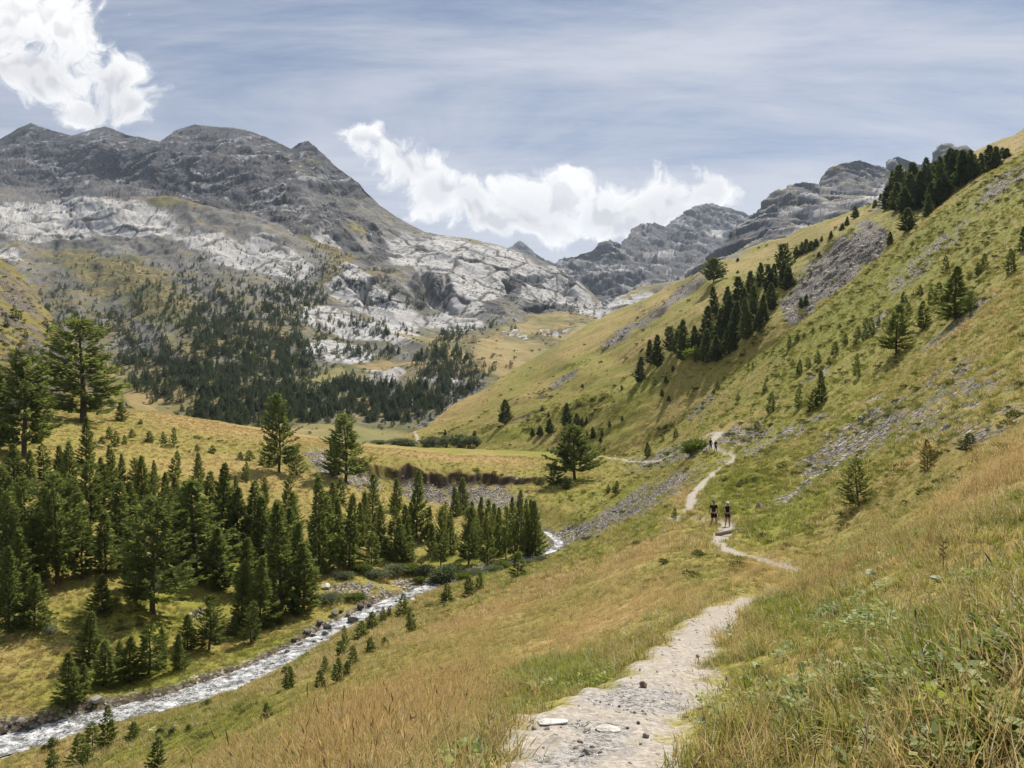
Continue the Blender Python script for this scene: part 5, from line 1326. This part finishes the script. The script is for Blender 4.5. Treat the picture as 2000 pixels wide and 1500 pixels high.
# ------------------------------------------------------------------ stream and waterfall
def mat_water():
    m, T = new_mat('white_water')
    pos = T.n('ShaderNodeNewGeometry').outputs['Position']
    fl = T.attr('along')
    n1 = T.noise(pos, 0.9, 5, 0.72); n2 = T.noise(pos, 6.0, 2, 0.6)
    foam = T.step(T.math('ADD', T.math('MULTIPLY', n1, 0.7), T.math('MULTIPLY', n2, 0.35)), 0.42, 0.70)
    c = T.mix(foam, (0.09, 0.092, 0.088), (0.74, 0.745, 0.75))
    r = T.math('ADD', 0.12, T.math('MULTIPLY', foam, 0.55))
    finish(T, c, r, T.bump(T.math('ADD', n1, T.math('MULTIPLY', n2, 0.3)), 0.5, 0.16), 0.5)
    return m
M_WATER = mat_water()
def stream():
    P = river_pts
    seg = np.hypot(np.diff(P[:, 0]), np.diff(P[:, 1])); s = np.concatenate([[0], np.cumsum(seg)])
    n = int(s[-1] / 0.35); st = np.linspace(0, s[-1], n)
    C = np.stack([np.interp(st, s, P[:, k]) for k in range(3)], -1)
    T_ = np.gradient(C, axis=0); T_ /= np.linalg.norm(T_[:, :2], axis=1, keepdims=True)
    w = np.linspace(-1, 1, 13)
    hw = ((1.9 + 0.6 * sstep(C[:, 1], 92, 74)) * (1 - 0.55 * sstep(C[:, 1], 112, 130)))[:, None]
    V = np.zeros((n, 13, 3))
    V[..., 0] = C[:, None, 0] - T_[:, None, 1] * w[None] * hw; V[..., 1] = C[:, None, 1] + T_[:, None, 0] * w[None] * hw
    V[..., 2] = C[:, None, 2] - 0.06 + 0.13 * fbm2(V[..., 0] / 1.2, V[..., 1] / 1.2, 3, 701) + 0.07 * perlin2(V[..., 0] / 0.35, V[..., 1] / 0.35, 705)
    me = mesh_np('stream', V, quads=grid_quads(n, 13), mat=M_WATER, attrs=dict(along=np.repeat(st[:, None], 13, 1)))
    tag(link('stream', me), 'foaming mountain stream running down the valley floor', 'water', kind='structure')
stream()
def waterfall():
    pts = [(814, 738, 1.0), (813, 750, 1.6), (809, 762, 2.2), (810, 771, 1.6), (806, 781, 1.4), (806, 793, 1.0)]
    V = []; Qd = []
    y0 = l_hit(mount, 806, 793)[1]; y1 = l_hit(mount, 836, 708)[1]; off = min(l_hit(mount, u, v)[1] - (y0 + (793 - v) / 85.0 * (y1 - y0)) for (u, v, w) in pts)
    for (u, v, w) in pts:
        p = unp(u, v, y0 + (793 - v) / 85.0 * (y1 - y0) + 0.5 * off); h = w * .42 / F * p[1]
        V += [(p[0] - h, p[1] - 1.0, p[2] + 0.5), (p[0], p[1] - 1.8, p[2] + 0.8), (p[0] + h, p[1] - 1.0, p[2] + 0.5)]
    for i in range(len(pts) - 1):
        a = 3 * i
        Qd += [(a, a + 1, a + 4, a + 3), (a + 1, a + 2, a + 5, a + 4)]
    m, T = new_mat('falling_water')
    finish(T, (0.85, 0.87, 0.90), 0.6, None, 0.3)
    o = link('waterfall', mesh_np('waterfall', V, quads=Qd, mat=m))
    tag(o, 'thin white waterfall in the wooded gorge', 'waterfall', kind='structure')
waterfall()

# ------------------------------------------------------------------ boulders and flat stones
def mat_boulder(name, a, b):
    m, T = new_mat(name)
    pos = T.n('ShaderNodeTexCoord').outputs['Object']
    rnd = T.n('ShaderNodeObjectInfo').outputs['Random']
    n1 = T.noise(pos, 2.2, 4, 0.65); n2 = T.noise(T.mapping(pos, (1, 1, 5)), 3.0, 3, 0.6)
    c = T.mix(T.step(T.math('ADD', T.math('MULTIPLY', n1, 0.7), T.math('MULTIPLY', rnd, 0.4)), 0.3, 0.75), a, b)
    c = T.mix(T.math('MULTIPLY', T.step(n2, 0.58, 0.4), 0.4), c, (a[0] * .6, a[1] * .58, a[2] * .55))
    finish(T, c, 0.82, T.bump(T.math('ADD', n1, n2), 0.5, 0.08), 0.3)
    return m
M_WETROCK = mat_boulder('wet_dark_rock', (0.055, 0.050, 0.047), (0.17, 0.155, 0.145))
M_PALE = mat_boulder('pale_limestone', (0.46, 0.43, 0.39), (0.66, 0.63, 0.585))
M_BROWN = mat_boulder('brown_rock', (0.17, 0.115, 0.075), (0.34, 0.245, 0.165))
M_GREY = mat_boulder('grey_rock', (0.15, 0.145, 0.14), (0.36, 0.345, 0.33))
B_DARK = [stone_mesh(s, 3, (1, random.uniform(.65, .9), random.uniform(.5, .75)), .12, M_WETROCK, 'boulder') for s in range(400, 405)]
B_GREY = [stone_mesh(s, 3, (1, random.uniform(.6, .9), random.uniform(.35, .6)), .12, M_GREY, 'boulder') for s in range(410, 414)]
B_PALE = [stone_mesh(s, 3, (1, random.uniform(.55, .8), random.uniform(.3, .42)), .10, M_PALE, 'boulder') for s in range(420, 423)]
B_BROWN = [stone_mesh(s, 3, (1, .8, .7), .12, M_BROWN, 'boulder') for s in range(430, 432)]
F_PALE = [stone_mesh(s, 3, (1, .62, .16), .06, M_PALE, 'flat_stone') for s in range(440, 443)]
def rock(u, v, wpx, meshes, label, group, name='boulder', rise=0.28, zs=1.0, rz=None):
    p = g_hit(u, v)
    if p is None: return
    W_ = wpx / F * p[1] * 1.1
    o = link(name, random.choice(meshes), loc=(p[0], p[1], p[2] + W_ * 0.5 * rise * zs))
    o.scale = (W_, W_, W_ * zs)
    o.rotation_euler = (random.uniform(-.2, .2), random.uniform(-.2, .2), random.uniform(0, 6.28) if rz is None else rz)
    tag(o, label, 'rock', group)
dark = [(652,1203,28),(690,1217,32),(626,1220,24),(640,1231,22),(635,1243,20),(600,1238,22),(612,1246,16),(493,1332,14),(535,1302,16),(560,1278,18),(628,1254,13),(654,1244,12),(585,1262,18),(575,1252,16),(615,1258,16),(548,1292,14),(520,1312,14),(64,1428,13),(43,1456,13),(56,1445,9),(112,1433,10),(88,1441,12),(190,1398,10),(20,1420,14),(10,1432,14),(34,1412,12),(50,1420,12),
        (704,1190,20),(722,1187,16),(680,1205,14),(738,1197,12),(763,1188,12),(775,1178,12),(800,1172,12),(470,1336,12),(505,1322,10),(425,1352,10),(318,1378,10),(285,1388,9),(350,1362,9),(665,1198,12)]
for i, (u, v, w) in enumerate(sorted(dark)):
    rock(u, v, w * .8, B_DARK, '%s dark wet boulder from the left in the stream' % ordinal(i + 1), 'dark boulders in the stream', rise=0.55)
rock(186, 1374, 26, B_GREY, 'rounded grey boulder half buried in the far bank of the stream', 'bank boulders', rise=0.5)
rock(636, 1148, 24, B_PALE, 'large white flat boulder lying on the far bank', 'bank boulders')
pale = [(806,1172,12),(768,1146,10),(758,1140,9),(790,1150,10),(848,1152,9),(860,1140,8),(795,1138,9),(813,1162,9),(832,1158,10),(728,1168,9),(745,1160,8),(914,1114,8),(290,1430,13),(345,1420,14),(360,1424,10),(400,1402,10),(300,1422,9),(430,1392,9),(462,1376,8)]
for i, (u, v, w) in enumerate(sorted(pale)):
    rock(u, v, w, B_PALE + B_GREY[:1], '%s pale stone from the left on the gravelly stream banks' % ordinal(i + 1), 'pale stones on the banks')
grey = [(1201,1000,12),(1205,1002,9),(1010,938,12),(1318,828,9),(1210,832,9),(1500,668,24),(1360,800,16),(1375,790,16),(1390,782,12),(1345,815,10),(1700,560,12),(1910,600,14),(1930,592,10),(1720,612,9)]
for i, (u, v, w) in enumerate(sorted(grey)):
    rock(u, v, w, B_GREY, '%s grey boulder from the left out on the grass slopes' % ordinal(i + 1), 'grey boulders on the slopes')
rock(1485, 998, 24, B_BROWN, 'brown boulder in the grass right of the two nearest hikers', 'trail rocks', rise=0.5)
rock(1075, 1412, 64, F_PALE, 'long pale flat stone at the left edge of the near trail', 'trail rocks', 'flat_stone', 0.08, rz=0.1)
rock(1186, 1424, 54, F_PALE, 'narrow pale flat stone in the middle of the near trail', 'trail rocks', 'flat_stone', 0.05, rz=0.35)
rock(1256, 1342, 19, B_BROWN, 'tan wedge stone standing in the wet seep across the trail', 'trail rocks', 'trail_stone', 0.5)
rock(1363, 1284, 11, B_GREY, 'small dark stone alone on the dry trail', 'trail rocks', 'trail_stone', 0.5)
rock(1262, 1440, 19, B_GREY, 'flat grey stone on the right side of the near trail', 'trail rocks', 'trail_stone', 0.3)
rock(1174, 1468, 14, B_PALE, 'small white stone with dark side low on the near trail', 'trail rocks', 'trail_stone', 0.7)
rock(1138, 1476, 15, B_GREY, 'small flat stone left of the small white stone', 'trail rocks', 'trail_stone', 0.3)
rock(1246, 1414, 9, B_DARK, 'tiny dark pebble right of the narrow pale flat stone', 'trail rocks', 'trail_stone', 0.5)
rock(1338, 1401, 12, B_BROWN, 'tiny brown pebble at the right edge of the seep', 'trail rocks', 'trail_stone', 0.4)

# ------------------------------------------------------------------ wooden water bar across the trail
def log_step():
    a = g_hit(1398, 1046); b = g_hit(1450, 1036)
    a = np.array(a); b = np.array(b)
    m, T = new_mat('weathered_wood')
    pos = T.n('ShaderNodeTexCoord').outputs['Object']
    n1 = T.noise(T.mapping(pos, (1.5, 22, 22)), 1.0, 3, 0.6)
    finish(T, T.mix(n1, (0.13, 0.105, 0.08), (0.36, 0.32, 0.27)), 0.9, T.bump(n1, 0.5, 0.02), 0.15)
    L = float(np.linalg.norm(b - a)) * 1.02; V = []; Qd = []
    k = 10; ns = 9
    for i in range(ns):
        t = i / (ns - 1) - 0.5
        for j in range(k):
            an = 2 * math.pi * j / k; r = 0.12 * (1 + 0.06 * math.sin(9 * t + j)) * (0.96 if i in (0, ns - 1) else 1)
            V.append((t * L, r * math.cos(an), r * math.sin(an) + 0.015 * math.sin(4 * t)))
    for i in range(ns - 1):
        for j in range(k):
            Qd.append((i * k + j, i * k + (j + 1) % k, (i + 1) * k + (j + 1) % k, (i + 1) * k + j))
    V += [(-.5 * L, 0, 0), (.5 * L, 0, 0)]
    tr = [(len(V) - 2, (j + 1) % k, j) for j in range(k)] + [(len(V) - 1, (ns - 1) * k + j, (ns - 1) * k + (j + 1) % k) for j in range(k)]
    o = link('log_step', mesh_np('log_step', V, quads=Qd, tris=tr, mat=m))
    c = (a + b) / 2; o.location = (c[0], c[1], c[2] + 0.06)
    o.rotation_euler = (0, -math.atan2(b[2] - a[2], L), math.atan2(b[1] - a[1], b[0] - a[0]))
    tag(o, 'weathered log laid across the trail in front of the nearest hikers', 'log')
log_step()

# ------------------------------------------------------------------ dead stalk and broad-leaved plants near the eye
def stalk():
    p = g_hit(1842, 1118)
    if p is None: return
    H = 62 / F * p[1]; t = Q()
    t.tube([(0, 0, -.05 * H), (0.01 * H, 0, .4 * H), (0, 0.01 * H, .75 * H), (0.01 * H, 0, H)], [0.007, 0.006, 0.005, 0.003], 5)
    for i in range(9):
        z = H * (0.45 + 0.055 * i); a = i * 2.4
        t.quad((0, 0, z), (0.03 * math.cos(a), 0.03 * math.sin(a), z + .012), (0.05 * math.cos(a), 0.05 * math.sin(a), z + .04), (0.02 * math.cos(a), 0.02 * math.sin(a), z + .03))
    m, T = new_mat('dead_stalk'); finish(T, (0.15, 0.085, 0.05), 0.9)
    o = link('dead_stalk', t.mesh('dead_stalk', m), loc=p)
    tag(o, 'thin brown dead stalk standing in the dry grass at right', 'plant')
stalk()
def mat_leaf():
    m, T = new_mat('broad_leaf')
    rnd = T.n('ShaderNodeObjectInfo').outputs['Random']
    c = T.mix(rnd, (0.105, 0.165, 0.035), (0.26, 0.30, 0.075))
    finish(T, c, 0.55, None, 0.35, 0.4, T.mix(0.5, c, (0.40, 0.45, 0.06)))
    return m
M_LEAF = mat_leaf()
def leaf_mesh(seed):
    r = random.Random(seed); V = [(0, 0, 0)]; n = 7
    rows = []
    for i in range(n):
        t = i / (n - 1); w = 0.42 * math.sin(math.pi * min(1, 0.10 + 0.88 * t)) ** 0.7
        x = t; z = 0.35 * t - 0.42 * t * t + r.uniform(-.015, .015)
        rows.append([(x, -w, z + 0.10 * w), (x, 0, z - 0.03), (x, w, z + 0.10 * w)])
    V = [v for rw in rows for v in rw]; Qd = []
    for i in range(n - 1):
        a = 3 * i
        Qd += [(a, a + 1, a + 4, a + 3), (a + 1, a + 2, a + 5, a + 4)]
    return mesh_np('leaf', V, quads=Qd, mat=M_LEAF)
LEAVES = [leaf_mesh(s) for s in range(3)]
plants = sorted([(1395,1410,40),(1372,1432,30),(1432,1396,34),(1420,1450,28),(1352,1478,30),(1480,1320,28),(1455,1340,26),(1765,1475,46),(1835,1400,40),(1790,1445,40),(1905,1240,40),(1945,1226,44),(1985,1220,40),(1850,1195,30),(1700,1135,26),(1830,1150,26),(1500,1420,34),(1690,1440,30),(1955,1300,36),(1810,1250,26)])
for i, (u, v, w) in enumerate(plants):
    p = g_hit(u, v)
    if p is None: continue
    S = w / F * p[1]
    e = link('broad_leaved_plant', None, loc=(p[0], p[1], p[2] + 0.55 * S))
    e.empty_display_size = 0.05
    tag(e, '%s broad-leaved weed from the left in the near grass right of the trail' % ordinal(i + 1), 'plant', 'broad-leaved weeds by the trail')
    k = random.randint(5, 8)
    for j in range(k):
        o = link('leaf', random.choice(LEAVES), e)
        a = 6.283 * j / k + random.uniform(-.4, .4); s = S * random.uniform(.45, .8)
        o.location = (0, 0, random.uniform(-.1, .25) * S)
        o.rotation_euler = (random.uniform(-.35, .35), random.uniform(-.45, .25), a); o.scale = (s, s, s)

# ------------------------------------------------------------------ hikers
def flat_mat(name, c, rough=0.85):
    m, T = new_mat(name)
    pos = T.n('ShaderNodeTexCoord').outputs['Object']
    n1 = T.noise(pos, 9.0, 2)
    finish(T, T.mix(n1, tuple(x * .8 for x in c), tuple(min(1, x * 1.2) for x in c)), rough)
    return m
MC = {k: flat_mat('cloth_' + k, c) for k, c in dict(black=(.012, .012, .013), olive=(.022, .024, .016), charcoal=(.035, .035, .038), white=(.75, .75, .74), navy=(.018, .028, .06), red=(.30, .03, .03), grey=(.16, .16, .17), boots=(.03, .026, .023), blue=(.05, .12, .3)).items()}
M_SKIN = flat_mat('tanned_skin', (.36, .20, .135), .6)
M_HAIR = flat_mat('dark_hair', (.03, .022, .016), .7)
M_POLE = flat_mat('pole_metal', (.25, .25, .26), .35)
def skin_mesh(name, verts, edges, radii, mat, parent, root=0, sub=2):
    me = bpy.data.meshes.new(name); me.from_pydata(verts, edges, []); me.materials.append(mat)
    o = link(name, me, parent)
    md = o.modifiers.new('skin', 'SKIN'); md.use_smooth_shade = True; md.branch_smoothing = 0.4
    if not me.skin_vertices: me.skin_vertices.new()
    for i, r_ in enumerate(radii):
        sv_ = me.skin_vertices[0].data[i]
        sv_.radius = (r_, r_) if not isinstance(r_, tuple) else r_
        sv_.use_root = (i == root)
    s_ = o.modifiers.new('smooth', 'SUBSURF'); s_.levels = sub; s_.render_levels = sub
    return o
def chain(V, E, R, pts, rads, start=None):
    prev = start
    for p, r_ in zip(pts, rads):
        V.append(p); R.append(r_); i = len(V) - 1
        if prev is not None: E.append((prev, i))
        prev = i
    return prev
def person(u, v, H, label, top='black', bottom='black', hat='white', sleeves=True, poles=False, pack=None, stride=0.10, face=0.0, group='hikers on the trail', long_trousers=False, surf=None, D=None):
    p = g_hit(u, v)
    if p is None: return
    e = link('person', None, loc=(p[0], p[1], p[2] + 0.005)); e.empty_display_size = 0.2
    e.scale = (H, H, H); e.rotation_euler = (0, 0, face)
    tag(e, label, 'person', group)
    # local frame: facing -Y, unit height
    kneeL, ankL, toeL = (.058, -stride * .55, .285), (.06, -stride * .75, .045), (.066, -stride * .75 - .085, .022)
    kneeR, ankR, toeR = (-.058, -stride * .10, .280), (-.06, stride * .85, .062), (-.066, stride * .85 - .078, .020)
    if poles:
        elL, wrL = (.155, .0, .64), (.150, -.13, .60); elR, wrR = (-.155, .0, .64), (-.150, -.11, .585)
    else:
        elL, wrL = (.150, .03, .635), (.158, -.03, .500); elR, wrR = (-.150, -.01, .635), (-.158, .045, .500)
    V, E, R = [], [], []
    pel = chain(V, E, R, [(0, 0, .53)], [(.082, .062)])
    ch = chain(V, E, R, [(0, .004, .62), (0, .0, .72), (0, .004, .795)], [(.072, .055), (.088, .062), (.070, .050)], pel)
    chain(V, E, R, [(0, -.004, .845), (0, -.012, .885), (0, -.012, .935), (0, -.008, .968)], [.033, (.044, .050), (.050, .058), (.036, .042)], ch)
    for s, el, wr, kn, an, to in ((1, elL, wrL, kneeL, ankL, toeL), (-1, elR, wrR, kneeR, ankR, toeR)):
        w_ = chain(V, E, R, [(s * .098, .004, .800), el, wr], [.034, .024, .0165], ch)
        dirv = Vector(wr) - Vector(el); dirv.normalize()
        palm = Vector(wr) + dirv * .028
        pi = chain(V, E, R, [tuple(palm)], [(.017, .012)], w_)
        for f in range(4):
            o_ = Vector(((f - 1.5) * .0085, 0, 0))
            chain(V, E, R, [tuple(palm + o_ + dirv * .022), tuple(palm + o_ + dirv * (.038 + .005 * (1 - abs(f - 1.3))) + Vector((0, -.008, 0)))], [.0052, .0042], pi)
        chain(V, E, R, [tuple(palm + Vector((-s * .018, -.010, .004))), tuple(palm + Vector((-s * .022, -.018, -.010)))], [.006, .0045], pi)
        chain(V, E, R, [(s * .050, 0, .495), kn, (kn[0], kn[1] * .5 + an[1] * .5 + .012, kn[2] * .55 + an[2] * .45), an, to], [.056, .037, .036, .021, .020], pel)
    skin_mesh('body', V, E, R, M_SKIN, e)
    # shirt
    V, E, R = [], [], []
    c0 = chain(V, E, R, [(0, 0, .535), (0, .004, .62), (0, 0, .72), (0, .004, .790), (0, .0, .818)], [(.094, .072), (.083, .064), (.098, .071), (.082, .058), (.045, .042)])
    for s, el in ((1, elL), (-1, elR)):
        if sleeves:
            q = Vector((s * .1, .004, .802)).lerp(Vector(el), .72)
            chain(V, E, R, [(s * .102, .004, .800), tuple(q)], [.044, .036], 3)
        else:
            chain(V, E, R, [(s * .085, .004, .806)], [.034], 3)
    skin_mesh('shirt', V, E, R, MC[top], e)
    # shorts or trousers
    V, E, R = [], [], []
    chain(V, E, R, [(0, 0, .545)], [(.092, .072)])
    for s, kn, an in ((1, kneeL, ankL), (-1, kneeR, ankR)):
        hip = (s * .052, 0, .49); k = Vector(hip).lerp(Vector(kn), 1.0 if long_trousers else .78)
        i = chain(V, E, R, [hip, tuple(k)], [.066, .045 if long_trousers else .054], 0)
        if long_trousers: chain(V, E, R, [tuple(Vector(kn).lerp(Vector(an), .9))], [.032], i)
    skin_mesh('trousers' if long_trousers else 'shorts', V, E, R, MC[bottom], e)
    for an, to in ((ankL, toeL), (ankR, toeR)):
        V, E, R = [], [], []
        chain(V, E, R, [(an[0], an[1] + .004, an[2] + .035), (an[0], an[1] + .006, an[2] - .012), (to[0], to[1] + .01, to[2] - .002)], [.027, .029, .023])
        skin_mesh('boot', V, E, R, MC['boots'], e)
    # hair, cap, sunglasses
    V, E, R = [], [], []
    chain(V, E, R, [(0, .014, .905), (0, .010, .945), (0, .0, .968)], [(.047, .048), (.054, .058), (.040, .044)])
    skin_mesh('hair', V, E, R, M_HAIR, e)
    if hat:
        bm = bmesh.new(); bmesh.ops.create_uvsphere(bm, u_segments=16, v_segments=8, radius=1)
        bmesh.ops.delete(bm, geom=[x for x in bm.verts if x.co.z < -.05], context='VERTS')
        for x in bm.verts: x.co = Vector((x.co.x * .061, x.co.y * .068 - .006, x.co.z * .056 + .950))
        br = [bm.verts.new((.058 * math.cos(a), -.050 + (-.062) * math.sin(a) - .006, .951 - .010 * math.sin(a))) for a in [math.pi * i / 8 for i in range(9)]]
        ce = bm.verts.new((0, -.045, .957))
        for i in range(8): bm.faces.new((ce, br[i], br[i + 1]))
        me = bpy.data.meshes.new('cap'); bm.to_mesh(me); bm.free(); me.materials.append(MC[hat])
        link('cap', me, e)
    g = Q(); g.quad((-.046, -.068, .918), (.046, -.068, .918), (.044, -.070, .936), (-.044, -.070, .936))
    g.quad((-.050, -.030, .930), (-.046, -.068, .930), (-.046, -.068, .936), (-.050, -.030, .936)); g.quad((.050, -.030, .930), (.046, -.068, .930), (.046, -.068, .936), (.050, -.030, .936))
    link('sunglasses', g.mesh('sunglasses', MC['black']), e)
    n_ = Q(); n_.quad((0, -.066, .918), (-.008, -.062, .898), (0, -.078, .896), (.008, -.062, .898))
    link('nose', n_.mesh('nose', M_SKIN), e)
    if poles:
        for wr, sx, fy in ((wrL, 1, -.22), (wrR, -1, -.10)):
            t = Q(); b0 = Vector(wr) + Vector((0, -.025, .03)); tip_ = Vector((wr[0] + sx * .01, wr[1] + fy * .6, .0))
            t.tube([tuple(tip_), tuple(tip_.lerp(b0, .5)), tuple(b0)], [.004, .005, .006], 6)
            po = link('trekking_pole', t.mesh('trekking_pole', M_POLE), e)
            t = Q(); t.tube([tuple(tip_.lerp(b0, .88)), tuple(b0)], [.010, .011], 6)
            link('grip', t.mesh('grip', MC['black']), po)
    if pack:
        bm = bmesh.new(); bmesh.ops.create_cube(bm, size=1)
        for x in bm.verts: x.co = Vector((x.co.x * .16 * (1 if x.co.z < 0 else .8), x.co.y * .11 + .125, x.co.z * .27 + .70))
        bmesh.ops.bevel(bm, geom=bm.edges[:], offset=.03, segments=2, affect='EDGES')
        me = bpy.data.meshes.new('backpack'); bm.to_mesh(me); bm.free(); me.materials.append(MC[pack])
        link('backpack', me, e)
    return e
person(1394, 1030, 1.80, 'man in dark olive shirt and black shorts walking on the left', 'olive', 'black', 'grey', True, stride=.15, face=0.15)
person(1421, 1028, 1.66, 'woman in black tank top with white cap and two trekking poles', 'black', 'charcoal', 'white', False, True, stride=.10, face=-0.1)
person(1388, 879, 1.75, 'hiker in dark clothes at left of the pair on the upper trail', 'black', 'navy', 'black', True, False, 'grey', .08, 0.3, long_trousers=True)
person(1398, 883, 1.80, 'hiker with white cap and navy jacket on the upper trail', 'navy', 'navy', 'white', True, False, 'black', .08, 0.2, long_trousers=True)
person(1176, 888, 1.75, 'tiny far hiker in blue beside the hiker in red', 'navy', 'grey', 'grey', True, False, 'black', .1, 0.5, long_trousers=True)
person(1180, 890, 1.75, 'tiny far hiker in red jacket near the broad lone larch', 'red', 'black', 'black', True, False, 'red', .1, 0.5, long_trousers=True)
# ------------------------------------------------------------------ valley air
def haze_box():
    x0, x1, y0, y1, z0_, z1 = -6500, 6500, -400, 7600, -1600, 1500
    V = [(x, y, z) for x in (x0, x1) for y in (y0, y1) for z in (z0_, z1)]
    Qd = [(0, 1, 3, 2), (4, 6, 7, 5), (0, 4, 5, 1), (2, 3, 7, 6), (0, 2, 6, 4), (1, 5, 7, 3)]
    m, T = new_mat('valley_air')
    pvn = T.n('ShaderNodeVolumePrincipled')
    pvn.inputs['Color'].default_value = (0.68, 0.82, 1.0, 1)
    pvn.inputs['Density'].default_value = 3.6e-5
    pvn.inputs['Anisotropy'].default_value = 0.25
    out = T.n('ShaderNodeOutputMaterial')
    T.t.links.new(pvn.outputs[0], out.inputs['Volume'])
    me = mesh_np('haze', V, quads=Qd, mat=m, smooth=False)
    o = link('haze', me)
    tag(o, 'thin blue summer haze filling the valley', 'haze', kind='stuff')
haze_box()
